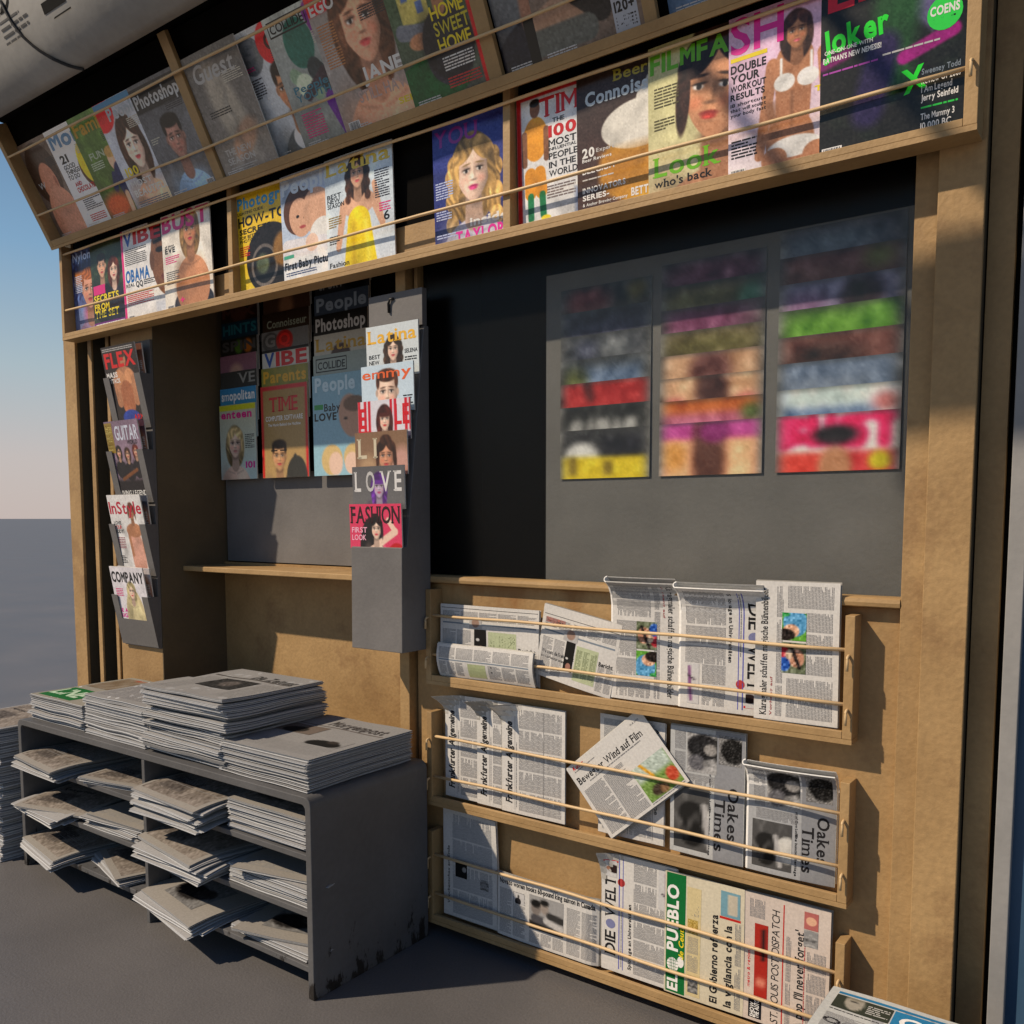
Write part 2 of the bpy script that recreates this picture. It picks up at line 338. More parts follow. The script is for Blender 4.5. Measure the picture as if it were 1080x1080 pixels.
    E(T_, -.50, .21, .058, dk(lips, .78), .04); E(T_, -.565, .17, .060, lips, .04); E(T_ - .03, -.575, .07, .02, dk(lips, 1.4), .04, .7); E(T_, -.66, .12, .03, rel(.7), .06, .6)
    E(-.2, .55, .3, .2, rel(1.14), .2, .5)
    if style in ('long', 'wavy', 'bun'):
        hell(r, cx - 0.42 * s, cy + 0.74 * s, 0.58 * s, 0.34 * s, hair, rot=38); hell(r, cx + 0.46 * s, cy + 0.74 * s, 0.56 * s, 0.34 * s, dk(hair, 1.1), rot=-42)
        hell(r, cx - 0.80 * s, cy + 0.0 * s, 0.17 * s, 0.80 * s, hair, rot=-4); hell(r, cx + 0.82 * s, cy - 0.05 * s, 0.18 * s, 0.85 * s, dk(hair, .85), rot=4)
    if style == 'bun': hell(r, cx, cy + 1.12 * s, 0.55 * s, 0.36 * s, hair)
    if style == 'short':
        hell(r, cx, cy + 0.86 * s, 0.74 * s, 0.34 * s, hair); hell(r, cx - 0.66 * s, cy + 0.55 * s, 0.13 * s, 0.34 * s, hair); hell(r, cx + 0.66 * s, cy + 0.55 * s, 0.13 * s, 0.34 * s, hair)
        for q in (-1, 1): r.ell(cx + q * .74 * s, cy, .09 * s, .18 * s, rel(.82))
    if style == 'fringe':
        hell(r, cx, cy + 0.66 * s, 0.82 * s, 0.46 * s, hair); r.rec(cx - 0.62 * s, cy + 0.25 * s, cx + 0.62 * s, cy + 0.6 * s, dk(hair, .95), soft=0.1 * s)
        hell(r, cx - 0.80 * s, cy - 0.4 * s, 0.22 * s, 1.15 * s, dk(hair, 1.1)); hell(r, cx + 0.80 * s, cy - 0.4 * s, 0.22 * s, 1.15 * s, hair)
    if style == 'bald': r.ell(cx, cy + 0.85 * s, 0.6 * s, 0.2 * s, dk(skin, 0.9), soft=0.2 * s)
    return r

# ------------------------------------------------------------------ printed sheets
def f_wall(x, y, d): return np.stack([x, -d, y], 1)
def f_flat(x, y, d): return np.stack([x, y, d], 1)
def mesh_of(parts, name, material):
    """parts: list of (verts Nx3, faces list, srgb colour or Nx3)"""
    V = []; Cc = []; F = []; n = 0
    for v, f, c in parts:
        v = np.asarray(v, float); V.append(v); c = np.asarray(c, float)
        Cc.append(np.tile(c, (len(v), 1)) if c.ndim == 1 else c)
        if isinstance(f, np.ndarray): F += (f + n).tolist()
        else: F += [tuple(i + n for i in q) for q in f]
        n += len(v)
    V = np.vstack(V); Cc = lin(np.vstack(Cc))
    me = bpy.data.meshes.new(name); me.from_pydata(V.tolist(), [], F); me.materials.append(material)
    ca = me.color_attributes.new("Col", 'FLOAT_COLOR', 'POINT')
    ca.data.foreach_set('color', np.hstack([Cc, np.ones((len(Cc), 1))]).ravel())
    for e in me.polygons: e.use_smooth = False
    return me
def gridf(nx, ny, flip=False):
    i = np.arange(ny - 1)[:, None] * nx + np.arange(nx - 1)[None]; i = i.ravel()
    q = np.stack([i, i + nx, i + nx + 1, i + 1], 1); return q[:, ::-1] if flip else q
def sheet_parts(w, h, pic, marks, f=f_wall, thick=0.005, edge=(0.8, 0.8, 0.78), base=None, nb=(8, 10), layers=1, seed=0, step=0.0004):
    P = []
    if pic is not None:
        ny, nx = pic.shape[:2]; X, Y = np.meshgrid(np.linspace(0, w, nx), np.linspace(h, 0, ny))
        P.append((f(X.ravel(), Y.ravel(), np.zeros(nx * ny)), gridf(nx, ny), pic.reshape(-1, 3)))
    else:
        nx, ny = nb[0] * 2 + 1, nb[1] * 2 + 1; X, Y = np.meshgrid(np.linspace(0, w, nx), np.linspace(h, 0, ny))
        P.append((f(X.ravel(), Y.ravel(), np.zeros(nx * ny)), gridf(nx, ny), np.array(base)))
    R = random.Random(seed)
    t0 = 0.0
    for k in range(layers):   # the pages behind the front one, each a thin slab
        t1 = thick * (k + 1) / layers - (0.0010 if layers > 1 else 0)
        j = (lambda: R.uniform(-0.0045, 0.0045)) if (layers > 1 and k) else (lambda: 0)
        x0, x1, y0, y1 = j(), w + j(), j(), h + j()
        nx, ny = nb; xs = np.linspace(x0, x1, nx); ys = np.linspace(y1, y0, ny); X, Y = np.meshgrid(xs, ys); X = X.ravel(); Y = Y.ravel()
        o = np.ones(nx * ny); a = f(X, Y, -(t0 + 0.0003) * o); b = f(X, Y, -t1 * o); g = gridf(nx, ny); N = nx * ny
        ring = list(range(nx)) + [r * nx + nx - 1 for r in range(1, ny)] + [(ny - 1) * nx + c for c in range(nx - 2, -1, -1)] + [r * nx for r in range(ny - 2, 0, -1)]
        sd_ = [(ring[i], ring[(i + 1) % len(ring)], ring[(i + 1) % len(ring)] + N, ring[i] + N) for i in range(len(ring))]
        ec = np.array(edge) * R.uniform(0.72, 1.12)
        P.append((np.vstack([a, b]), g.tolist() + (g[:, ::-1] + N).tolist() + sd_, ec)); t0 = thick * (k + 1) / layers
    for v, fc, c, ly in marks:
        v = np.asarray(v, float)
        P.append((f(v[:, 0], v[:, 1], np.full(len(v), step * ly)), fc, c))
    return P
def clip(marks, w, h):
    out = []
    for v, f, c, l in marks:
        v = np.array(v, float); v[:, 0] = np.clip(v[:, 0], 0.001, w - 0.001); v[:, 1] = np.clip(v[:, 1], 0.001, h - 0.001); out.append((v, f, c, l))
    return out

# ------------------------------------------------------------------ magazines
def cover(w, h, pic=None, bgc=(0.8, 0.8, 0.8), bg2=None, marks=None, title=None, who=None, res=64, noise=0.012, seed=1):
    """returns (pic array, marks). units of marks: fractions of width / height"""
    asp = h / w; r = Ras(res, int(res * asp), asp, bgc, bg2)
    if pic: pic(r)
    if who: person(r, **who)
    R9 = np.random.RandomState(seed + 5)
    for q in range(26):
        a_ = R9.uniform(0, 3.1); x_, y_ = R9.uniform(0, 1), R9.uniform(0, asp); k_ = R9.uniform(.55, 1.5)
        m_ = np.clip(1.2 - np.hypot((r.X - x_) * np.cos(a_) + (r.Y - y_) * np.sin(a_), 3 * ((r.Y - y_) * np.cos(a_) - (r.X - x_) * np.sin(a_))) / R9.uniform(.1, .3), 0, 1)[..., None] * .28
        r.a = np.clip(r.a * (1 - m_) + r.a * k_ * m_, 0, 1)
    r.noise(.022, seed, 2); r.noise(noise, seed)
    mk = []
    for m in (marks or []):
        k = m[0]
        if k == 't':
            _, s, x, y, ww, hh, col = m[:7]; o = m[7] if len(m) > 7 else {}
            mk += text(s, x * w, y * h, ww * w, hh * h, col, **o)
        elif k == 'r': mk += rect(m[1] * w, m[2] * h, m[3] * w, m[4] * h, m[5], *(m[6:7] or [1]))
        elif k == 'g': mk += greek(m[1] * w, m[2] * h, m[3] * w, m[4] * h, m[6] if len(m) > 6 else 0.0075, m[5], seed=int(m[1] * 100 + m[2] * 37) + seed)
        elif k == 'd': mk += disc(m[1] * w, m[2] * h, m[3] * w, m[3] * w, m[4], *(m[5:6] or [1]))
        elif k == 'bar':
            mk += rect(m[1] * w, m[2] * h, 0.15 * w, 0.07 * h, (0.95, 0.95, 0.95), 1)
            for i in range(11): mk += rect((m[1] + 0.012 + i * 0.0118) * w, (m[2] + 0.015) * h, (0.004 + 0.003 * ((i * 7) % 3) / 2) * w, 0.05 * h, (0.05, 0.05, 0.05), 2)
    return r.a, clip(mk, w, h)
def magazine(label, w, h, pic, marks, M, group=None, thick=0.005, name='magazine', back=(0.55, 0.55, 0.58), f=f_wall, curve=0.0):
    if curve:
        g = lambda x, y, d: np.stack([x, -d - curve * 4 * (x / w) * (1 - x / w) * (0.3 + 0.7 * y / h), y], 1)
    else: g = f
    me = mesh_of(sheet_parts(w, h, pic, marks, f=g, thick=thick, edge=(0.82, 0.82, 0.80), nb=(9, 5)), name, MAG)
    o = link(name, me); o.matrix_world = M
    return tag(o, label, 'magazine', group)
def T(x, y, z, rx=0, ry=0, rz=0):
    return Matrix.Translation((x, y, z)) @ Matrix.Rotation(math.radians(rz), 4, 'Z') @ Matrix.Rotation(math.radians(rx), 4, 'X') @ Matrix.Rotation(math.radians(ry), 4, 'Y')
exec_sections = []

# ------------------------------------------------------------------ setting
g = MB().box(-3000, 3000, -3000, 3000, -0.2, 0)
GROUND = mat("asphalt_ground", (0.100, 0.098, 0.100), (0.142, 0.137, 0.138), 0.46, 0.9, 0.35, 130, spec=0.6, grain=0.12)
tag(g.build("ground", GROUND), kind='structure')

XL, XR = -4.196, -0.3299
K = thing("newspaper_kiosk", "large tan kiosk with open serving recess, wide window and pale canopy", "kiosk")
MB().box(XL, -4.094, -0.06, -0.046, 0, 3.08).build("corner_post", TAN, K, 0.002)
MB().box(XL + 0.002, -4.097, -0.0455, 0.0995, 0, 3.08).build("shade_toned_core", OLIVE, K)  # sides behind the tan face coloured dark to stand for their shade
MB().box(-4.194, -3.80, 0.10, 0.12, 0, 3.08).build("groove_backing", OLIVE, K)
MB().box(-4.030, -3.998, -0.035, -0.025, 0, 2.30).build("trim_strip", TAN, K, 0.002)
MB().box(-4.028, -4.001, -0.0245, 0.0995, 0, 2.30).build("shade_toned_core", OLIVE, K)
MB().box(-3.905, -3.880, -0.020, -0.012, 0, 2.30).build("trim_strip", TAN, K, 0.002)
MB().box(-3.903, -3.883, -0.0115, 0.0995, 0, 2.30).build("shade_toned_core", OLIVE, K)
MB().box(-3.842, -3.515, -0.03, 0.099, 0, 2.30).build("front_panel", TAN, K, 0.002)
MB().box(-3.5148, -3.5105, -0.0295, 0.32, 0, 2.45).build("recess_side", BROWNSHADE, K)
MB().box(-3.5105, -2.0895, 0.297, 0.318, 0, 1.20).build("recess_back", TAN, K)
lg = MB().box(-3.510, -2.090, 0.080, 0.2965, 1.168, 1.190).build("ledge", TAN2, K, 0.003)
MB().box(-2.089, -2.045, -0.03, 0.3, 0, 2.30).build("middle_post", TAN, K, 0.002)
MB().box(-2.045, -2.033, 0.02, 0.3, 0, 2.30).build("middle_gap", BLACK, K)
MB().box(-2.033, -2.018, 0.0, 0.03, 1.215, 2.30).build("trim_strip", TAN, K, 0.001)
MB().box(-2.033, -0.4775, 0.0, 0.03, 0.02, 1.185).build("lower_panel", TANP, K, 0.002)
MB().box(-2.018, -0.4775, 0.035, 0.06, 0.0, 0.02).build("plinth", BLACK, K)
sl = MB(); n = 12
sl.prism([(0.03, 1.187), (-0.022, 1.187), (-0.0315, 1.1905), (-0.0335, 1.1995), (-0.0315, 1.2085), (-0.022, 1.212), (0.03, 1.212)], -2.033, -0.4775)
sl.build("window_sill", TAN2, K)
MB().box(-0.477, -0.4236, -0.03, 0.03, 0, 2.30).build("window_jamb", TAN, K, 0.002)
MB().box(-0.4236, XR, -0.06, -0.046, 0, 3.08).build("corner_post", TAN, K, 0.002)
MB().box(-0.4234, XR - 0.003, -0.0455, 0.03, 0, 3.08).build("shade_toned_core", OLIVE, K)
MB().box(XR, -0.275, 0.0, 0.03, 0, 3.08).build("side_strip", TAN, K, 0.001)
MB().box(-0.275, -0.262, 0.02, 0.04, 0, 3.08).build("side_gap", BLACK, K)
# interior, roof and body
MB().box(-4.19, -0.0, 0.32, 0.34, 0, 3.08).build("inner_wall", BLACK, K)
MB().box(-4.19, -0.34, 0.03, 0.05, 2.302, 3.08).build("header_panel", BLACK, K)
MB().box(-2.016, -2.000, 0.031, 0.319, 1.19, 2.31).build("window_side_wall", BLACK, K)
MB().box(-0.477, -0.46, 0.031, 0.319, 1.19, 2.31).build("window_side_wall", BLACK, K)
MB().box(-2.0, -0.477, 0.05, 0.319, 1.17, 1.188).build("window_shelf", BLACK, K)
MB().box(-4.19, 0.6, 0.34, 1.6, 0.0, 3.08).build("rear_body", TAN, K, 0.004)
MB().box(-4.19, -3.53, 0.121, 0.32, 0.0, 3.079).build("side_wall", TAN, K)
MB().box(-4.085, 0.8, -0.43, 1.7, 3.085, 3.11).build("soffit", BLACK, K)  # black paint stands in for the shade of the underside
# canopy: rounded sheet hanging over the front
prof = [(-0.445, 3.012), (-0.475, 3.022), (-0.51, 3.045), (-0.545, 3.08), (-0.575, 3.125), (-0.597, 3.18), (-0.61, 3.24), (-0.617, 3.32), (-0.62, 3.45), (-0.60, 3.6), (-0.5, 3.72), (-0.3, 3.78), (1.7, 3.80)]
def thick_prof(p, t):
    q = []
    for i, a in enumerate(p):
        b0 = p[max(i - 1, 0)]; b1 = p[min(i + 1, len(p) - 1)]; d = (b1[0] - b0[0], b1[1] - b0[1]); l = math.hypot(*d)
        q.append((a[0] + d[1] / l * t, a[1] - d[0] / l * t))
    return p + q[::-1]
tp = thick_prof(prof, 0.018); np_ = len(prof); mb = MB()
for x in (-5.3, 0.8):
    for a in tp: mb.v.append((x, a[0], a[1]))
N2 = len(tp)
mb.f += [(i, i + 1, N2 + i + 1, N2 + i) for i in range(N2 - 1)] + [(N2 - 1, 0, N2, 2 * N2 - 1)]
for s_ in (0, N2): mb.f += [(s_ + i, s_ + i + 1, s_ + N2 - 2 - i, s_ + N2 - 1 - i) for i in range(np_ - 1)]
CN = mb.build("canopy", CANOPY, K, smooth=False)
for p in CN.data.polygons: p.use_smooth = len(p.vertices) == 4 and abs(p.normal.x) < 0.5
MB().box(-4.10, 0.78, -0.44, -0.425, 3.03, 3.6).build("canopy_lining", BLACK, K)
# big faded newspaper lettering printed on the canopy
def f_can(x, y, d):   # y runs up along the profile from its lower edge
    seg = [math.hypot(prof[i + 1][0] - prof[i][0], prof[i + 1][1] - prof[i][1]) for i in range(len(prof) - 1)]
    cum = np.concatenate([[0], np.cumsum(seg)]); P = np.array(prof)
    yy = np.interp(y, cum, P[:, 0]); zz = np.interp(y, cum, P[:, 1]); return np.stack([x, yy - d * 0.9, zz - 0.4 * d], 1)
lm = text("IND", -3.575, 0.272, 0.17, 0.075, (0.06, 0.06, 0.06), serif=True, shear=0.2) + text("A", -3.17, 0.192, 0.50, 0.5, (0.06, 0.06, 0.06), serif=True, bold=2)
for i in range(1): lm += greek(-3.50, 0.155, 0.19, 0.105, 0.022, (0.36, 0.36, 0.36), seed=3, fill=0.35)
for k in range(7): lm += greek(-2.8 + k * 0.45, 0.25, 0.36, 0.5, 0.022, (0.30, 0.30, 0.30), seed=k + 9, fill=0.4)
lm += text("HERALD", -2.75, 0.82, 2.6, 0.3, (0.07, 0.07, 0.07), serif=True, bold=2)[:0]
cl = mesh_of([(f_can(v[:, 0], v[:, 1], np.full(len(v), 0.0015)), f, c) for v, f, c, l in lm], "canopy_lettering", NEWS)
link("canopy_lettering", cl, K)
tb = MB(); cp = []
for t in np.linspace(0, 1, 16):
    s_ = 0.30 * t ** 1.05; q = f_can(np.array([0.0]), np.array([s_]), np.array([0.006]))[0]; cp.append((-3.21 - 0.235 * t - 0.03 * math.sin(math.pi * t), q[1], q[2]))
q = f_can(np.array([0.0]), np.array([0.75]), np.array([0.006]))[0]; cp.append((-3.85, q[1], q[2]))
tag(tb.tube(cp, 0.0055, 6).build("cable", IRON), "thin black cable running diagonally over the pale canopy edge", "cable")

# out-of-view board on two arms, added to shade the right post
MB().box(-2.10, -1.56, -1.61, -1.59, 3.60, 3.99).build("shade_board", TAN2, K, 0.003)
for x in (-2.0, -1.66): MB().box(x, x + 0.03, -1.589, -0.2, 3.86, 3.89).build("shade_board_arm", IRON, K)

# glass of the wide window
gm = bpy.data.materials.new("window_glass"); gm.use_nodes = True; t = gm.node_tree; t.nodes.clear()
o_ = t.nodes.new("ShaderNodeOutputMaterial"); mx = t.nodes.new("ShaderNodeMixShader"); tr = t.nodes.new("ShaderNodeBsdfTransparent"); gl = t.nodes.new("ShaderNodeBsdfGlossy")
tr.inputs[0].default_value = (0.93, 0.94, 0.93, 1); gl.inputs['Roughness'].default_value = 0.3; gl.inputs['Color'].default_value = (0.8, 0.8, 0.8, 1); mx.inputs[0].default_value = 0.012
t.links.new(tr.outputs[0], mx.inputs[1]); t.links.new(gl.outputs[0], mx.inputs[2]); t.links.new(mx.outputs[0], o_.inputs[0])
MB().box(-2.017, -0.478, 0.014, 0.018, 1.213, 2.30).build("window_pane", gm, K)

# poster case beside the right post
PC = thing("poster_case", "pale framed poster case beside the right-hand post", "poster case", (-0.26, 0, 0))
MB().box(-0.261, -0.227, -0.02, 0.05, 0, 3.08).build("frame", PALE, PC, 0.002)
MB().box(-0.227, 0.55, 0.005, 0.05, 0, 3.07).build("poster", BLUEP, PC)
MB().box(0.55, 0.584, -0.02, 0.05, 0, 3.08).build("frame", PALE, PC, 0.002)

# ------------------------------------------------------------------ newspaper racks on the lower panel
RL, RR, RY = -1.9416, -0.5704, -0.0595
def hook(x, y, z, parent, s=1):
    pts = [(x, y + 0.004, z)] + [(x, y - 0.004 - 0.009 * math.sin(a), z + 0.010 * math.sin(a) * 0 + 0.009 * (1 - math.cos(a)) * -1) for a in np.linspace(0, 1.57, 5)] + [(x, y - 0.0135, z - 0.036 * s)]
    return MB().tube(pts, 0.0036, 7).build("hook", RODM, parent, smooth=True)
def news_rack(label, zb, zt, rods):
    t = thing("newspaper_rack", label, "newspaper rack", (RL, 0, zb), "newspaper racks under the window")
    MB().box(RL, RR, RY, -0.001, zb, zb + 0.012).build("bottom_board", TAN2, t)
    MB().box(RL + 0.0225, RR - 0.0235, RY, RY + 0.012, zb + 0.0122, zb + 0.031).build("front_rail", TAN2, t, 0.0015)
    MB().box(RL, RL + 0.022, RY, -0.001, zb + 0.0122, zt).build("side_board", TAN2, t, 0.0015)
    MB().box(RR - 0.023, RR, RY, -0.001, zb + 0.0122, zt).build("side_board", TAN2, t, 0.0015)
    for z in rods:
        MB().tube([(RL + 0.02 + (RR - RL - 0.043) * k / 12, RY + 0.011 + 0.0015 * math.sin(k * 1.9 + z * 20), z + 0.0015 * math.sin(k * 1.3 + z * 9)) for k in range(13)], 0.0047, 8).build("rod", RODM, t, smooth=True)
        hook(RL + 0.011, RY, z - 0.008, t); hook(RR - 0.012, RY, z - 0.012, t)
    return t
news_rack("topmost of the three tan newspaper racks below the window sill", 0.8538, 1.1679, (1.083, 0.951))
news_rack("middle tan newspaper rack of the three below the window", 0.4442, 0.7594, (0.677, 0.542))
news_rack("lowest tan newspaper rack just above the ground", 0.035, 0.3538, (0.271, 0.135))

# ------------------------------------------------------------------ two long magazine tiers over the openings
t2 = thing("magazine_tier", "long upright tan magazine rack across the front above the window", "magazine rack", (XL + 0.13, -0.06, 2.203))
x0, x1, yf = -4.064, -0.3395, -0.13
MB().box(x0, x1, yf, -0.061, 2.203, 2.215).build("bottom_board", TAN2, t2)
MB().box(x0 + 0.0225, x1 - 0.0275, yf, yf + 0.01, 2.2152, 2.232).build("front_rail", TAN2, t2, 0.0015)
MB().box(x0, x0 + 0.022, yf, -0.061, 2.2152, 2.617).build("side_board", TAN2, t2, 0.0015)
MB().box(x1 - 0.027, x1, yf, -0.061, 2.2152, 2.70).build("side_board", TAN2, t2, 0.0015)
MB().box(x0 + 0.0225, x1 - 0.0275, -0.072, -0.062, 2.2152, 2.335).build("back_rail", TAN2, t2)
for dx in (-2.862, -1.578): MB().box(dx, dx + 0.026, -0.115, -0.073, 2.2155, 2.66).build("divider", TAN2, t2, 0.0015)
MB().box(x0 + 0.0225, x1 - 0.0275, -0.068, -0.062, 2.3352, 2.75).build("backing", BLACK, t2)
for z in (2.333, 2.580):
    MB().tube([(x0 + 0.02 + (x1 - x0 - 0.045) * k / 24, yf + 0.008, z + 0.0015 * math.sin(k * 1.3 + z * 9)) for k in range(25)], 0.0047, 8).build("rod", RODM, t2, smooth=True)
    hook(x1 - 0.014, yf, z + 0.01, t2)
for z in (2.36, 2.53):
    MB().tube([(x0 - 0.0, -0.1, z + 0.02), (x0 - 0.012, -0.1, z + 0.02), (x0 - 0.019, -0.1, z + 0.013), (x0 - 0.019, -0.1, z - 0.02)], 0.0045, 7).build("hook", IRON, t2, smooth=True)
t1 = thing("magazine_tier", "forward-leaning tan magazine rack under the canopy, topmost on the kiosk", "magazine rack")
MB().box(x0, x1, 0, 0.07, -0.008, 0.003).build("bottom_board", TAN2, t1)
MB().box(x0 + 0.0265, x1 - 0.0275, 0, 0.012, 0.0032, 0.028).build("front_rail", TAN2, t1, 0.0015)
MB().box(x0, x0 + 0.026, 0, 0.07, 0.0032, 0.50).build("side_board", TAN2, t1, 0.0015)
MB().box(x1 - 0.027, x1, 0, 0.07, 0.0032, 0.50).build("side_board", TAN2, t1, 0.0015)
MB().box(x0 + 0.0265, x1 - 0.0275, 0.062, 0.07, 0.0032, 0.50).build("backing", BLACK, t1)
for dx in (-2.850, -1.585, -1.095): MB().box(dx, dx + 0.045 - (0.01 if dx > -1.2 else 0), 0.0125, 0.030, 0.0033, 0.50).build("divider", TAN2, t1, 0.0015)
for z in (0.135, 0.375):
    MB().tube([(x0 + 0.02 + (x1 - x0 - 0.045) * k / 24, 0.002, z + 0.0015 * math.sin(k * 1.3 + z * 9)) for k in range(25)], 0.0047, 8).build("rod", RODM, t1, smooth=True)
t1.location = (0, -0.165, 2.6); t1.rotation_euler = (math.radians(28), 0, 0)

# ------------------------------------------------------------------ grey display boards and holders
def board(label, xa, xb, ya, z0, z1, cols, slope=0.006, hold=True):
    b = thing("display_board", label, "display board", (xa, ya, z0))
    MB().box(xa, xb, ya, ya + 0.012, z0, z1).build("back_panel", GREY, b, 0.001)
    for (a, c) in (cols if hold else []):
        m = MB(); m.prism([(ya - 0.0005, 1.60), (ya - slope, 1.60), (ya - slope, 1.61), (ya - 0.003, z1 - 0.03), (ya - 0.0005, z1 - 0.03)], a - 0.012, c + 0.012)
        m.build("stepped_holder", BLACK, b)
    return b
RC = [(-3.47, -3.215), (-3.175, -2.875), (-2.842, -2.53)]
board("grey magazine board at the back of the open serving recess", -3.495, -2.11, 0.305, 1.205, 2.2, RC)
WC = [(-1.497, -1.190), (-1.160, -0.857), (-0.821, -0.512)]
board("grey magazine board seen blurred behind the wide window", -1.553, -0.485, 0.073, 1.205, 2.14, WC, hold=False)

hr = thing("magazine_holder", "tall dark grey stepped magazine holder hung beside the serving recess", "magazine holder", (-2.06, -0.03, 0.97))
m = MB(); xa, xb = -2.182, -1.942
m.prism([(-0.052, 2.02), (-0.058, 1.99), (-0.143, 1.312), (-0.168, 1.306), (-0.172, 0.968), (-0.032, 0.968), (-0.032, 2.02)], xa + 0.01, xb)
m.build("body", GREY, hr, 0.002)
MB().box(xa, xb, -0.062, -0.040, 2.0205, 2.138).build("hanging_plate", GREY, hr, 0.001)
MB().tube([(-2.085, -0.066, 2.075), (-2.085, -0.068, 2.105), (-2.078, -0.068, 2.118), (-2.065, -0.064, 2.118)], 0.0045, 7).build("hook", IRON, hr, smooth=True)

lh = thing("magazine_holder", "narrow grey four-pocket magazine holder on the left front panel", "magazine holder", (-3.65, -0.031, 0.83))
hx0, hx1 = -3.80, -3.513
MB().box(hx0 + 0.01, hx1, -0.042, -0.0305, 0.83, 2.16).build("back_plate", GREY, lh, 0.001)
LZ = [0.835, 1.15, 1.47, 1.79]
for i, z in enumerate(LZ):
    pk = MB()
    y0p, y1p = -0.045, -0.090
    ht = 0.225
    pk.prism([(-0.0425, z), (y0p, z), (y1p, z + ht), (y1p + 0.003, z + ht + 0.001), (-0.0425, z + ht)], hx0, hx0 + 0.006); pk.build("pocket_side", GREY, lh)
    MB().prism([(-0.0425, z), (y0p, z), (y1p, z + ht), (-0.0425, z + ht)], hx1 - 0.006, hx1).build("pocket_side", GREY, lh)
    def yy(h): return y0p + (y1p - y0p) * h / ht
    q = MB(); th = 0.004
    def plate(xa_, xb_, h0, h1):
        q.prism([(yy(h0), z + h0), (yy(h0) - th, z + h0), (yy(h1) - th, z + h1), (yy(h1), z + h1)], xa_, xb_)
    plate(hx0, hx1, 0, 0.118 if i == 0 else 0.03); lo = 0.1182 if i == 0 else 0.0302
    plate(hx0, hx0 + 0.045, lo, ht); plate(hx1 - 0.045, hx1, lo, ht)
    q.build("pocket_front", GREY, lh)

# ------------------------------------------------------------------ grey paper shelf in front of the recess
SX1, SX2, SYF, SYB, SZT = -3.6647, -1.9193, -0.5806, -0.0838, 0.6024
sh = thing("newspaper_shelf", "worn dark grey two-bay shelf unit loaded with newspapers", "shelf unit", (-2.79, -0.33, 0))
xm = -2.775
o = MB(); r_ = 0.028; n = 6; th = 0.024
out = [(SX1, 0.0), (SX1, SZT - r_)] + [(SX1 + r_ - r_ * math.cos(a), SZT - r_ + r_ * math.sin(a)) for a in np.linspace(0.25, 1.32, n)] + [(SX1 + r_, SZT), (SX2 - r_, SZT)] + [(SX2 - r_ + r_ * math.sin(a), SZT - r_ + r_ * math.cos(a)) for a in np.linspace(0.25, 1.32, n)] + [(SX2, SZT - r_), (SX2, 0.0)]
ri = r_ - 0.012
inn = [(SX2 - th, 0.0), (SX2 - th, SZT - th - ri)] + [(SX2 - th - ri + ri * math.cos(a), SZT - th - ri + ri * math.sin(a)) for a in np.linspace(0.25, 1.32, n)] + [(SX2 - th - ri, SZT - th), (SX1 + th + ri, SZT - th)] + [(SX1 + th + ri - ri * math.sin(a), SZT - th - ri + ri * math.cos(a)) for a in np.linspace(0.25, 1.32, n)] + [(SX1 + th, SZT - th - ri), (SX1 + th, 0.0)]
no = len(out); inn_r = inn[::-1]
for y in (SYF, SYB):
    o.v += [(p[0], y, p[1]) for p in out] + [(p[0], y, p[1]) for p in inn_r]
M_ = 2 * no
for i in range(no - 1):
    o.f += [(i, i + 1, no + i + 1, no + i), (M_ + i, M_ + no + i, M_ + no + i + 1, M_ + i + 1), (i, M_ + i, M_ + i + 1, i + 1), (no + i, no + i + 1, M_ + no + i + 1, M_ + no + i)]
o.f += [(0, no, M_ + no, M_), (no - 1, M_ + no - 1, M_ + 2 * no - 1, 2 * no - 1)]
o.build("outer_shell", SHELFM, sh, 0.0025)
MB().box(xm - 0.009, xm + 0.009, SYF + 0.002, SYB - 0.012, 0.0, SZT - th - 0.0005).build("divider", SHELFM, sh, 0.002)
LEV = (0.430, 0.262, 0.095)
for z in LEV:
    MB().box(SX1 + th + 0.0005, xm - 0.0095, SYF + 0.004, SYB - 0.012, z - 0.018, z).build("shelf_board", SHELFM, sh, 0.002)
    MB().box(xm + 0.0095, SX2 - th - 0.0005, SYF + 0.004, SYB - 0.012, z - 0.018, z).build("shelf_board", SHELFM, sh, 0.002)
MB().box(SX1 + th + 0.0005, SX2 - th - 0.0005, SYB - 0.0115, SYB - 0.002, 0.02, SZT - th - 0.0005).build("back_panel", SHELFM, sh)

# ------------------------------------------------------------------ covers of the upright tier
BL = (0.06, 0.06, 0.07); WH = (0.93, 0.93, 0.92); RED = (0.80, 0.10, 0.13); PINK = (0.88, 0.18, 0.52); YEL = (0.95, 0.86, 0.16); LB = (0.55, 0.72, 0.85)
MG = {'magazines': 'magazines in the upright tier above the window'}
G2, G1 = 'magazines in the upright tier', 'magazines in the leaning tier under the canopy'
DEP = {0: 0, 1: 1, 2: 2, 3: 3, 4: 0, 5: 1, 6: 2, 7: 0, 8: 0, 9: 1, 10: 2, 11: 3, 12: 4}
def tier2(i, xl, xr, label, pic=None, bgc=WH, bg2=None, marks=None, who=None, w=None, res=112, zt=0.0, ry=0.0, dep=None):
    w = w or max(xr - xl, 0.27); h = 0.385
    p, m = cover(w, h, pic, bgc, bg2, marks, who=who, res=res, seed=i)
    magazine(label, w, h, p, m, T(xl, -0.0785 - 0.0065 * DEP[i], 2.2155 + zt, 2, ry), G2, curve=.0035)
def p_(f): return f
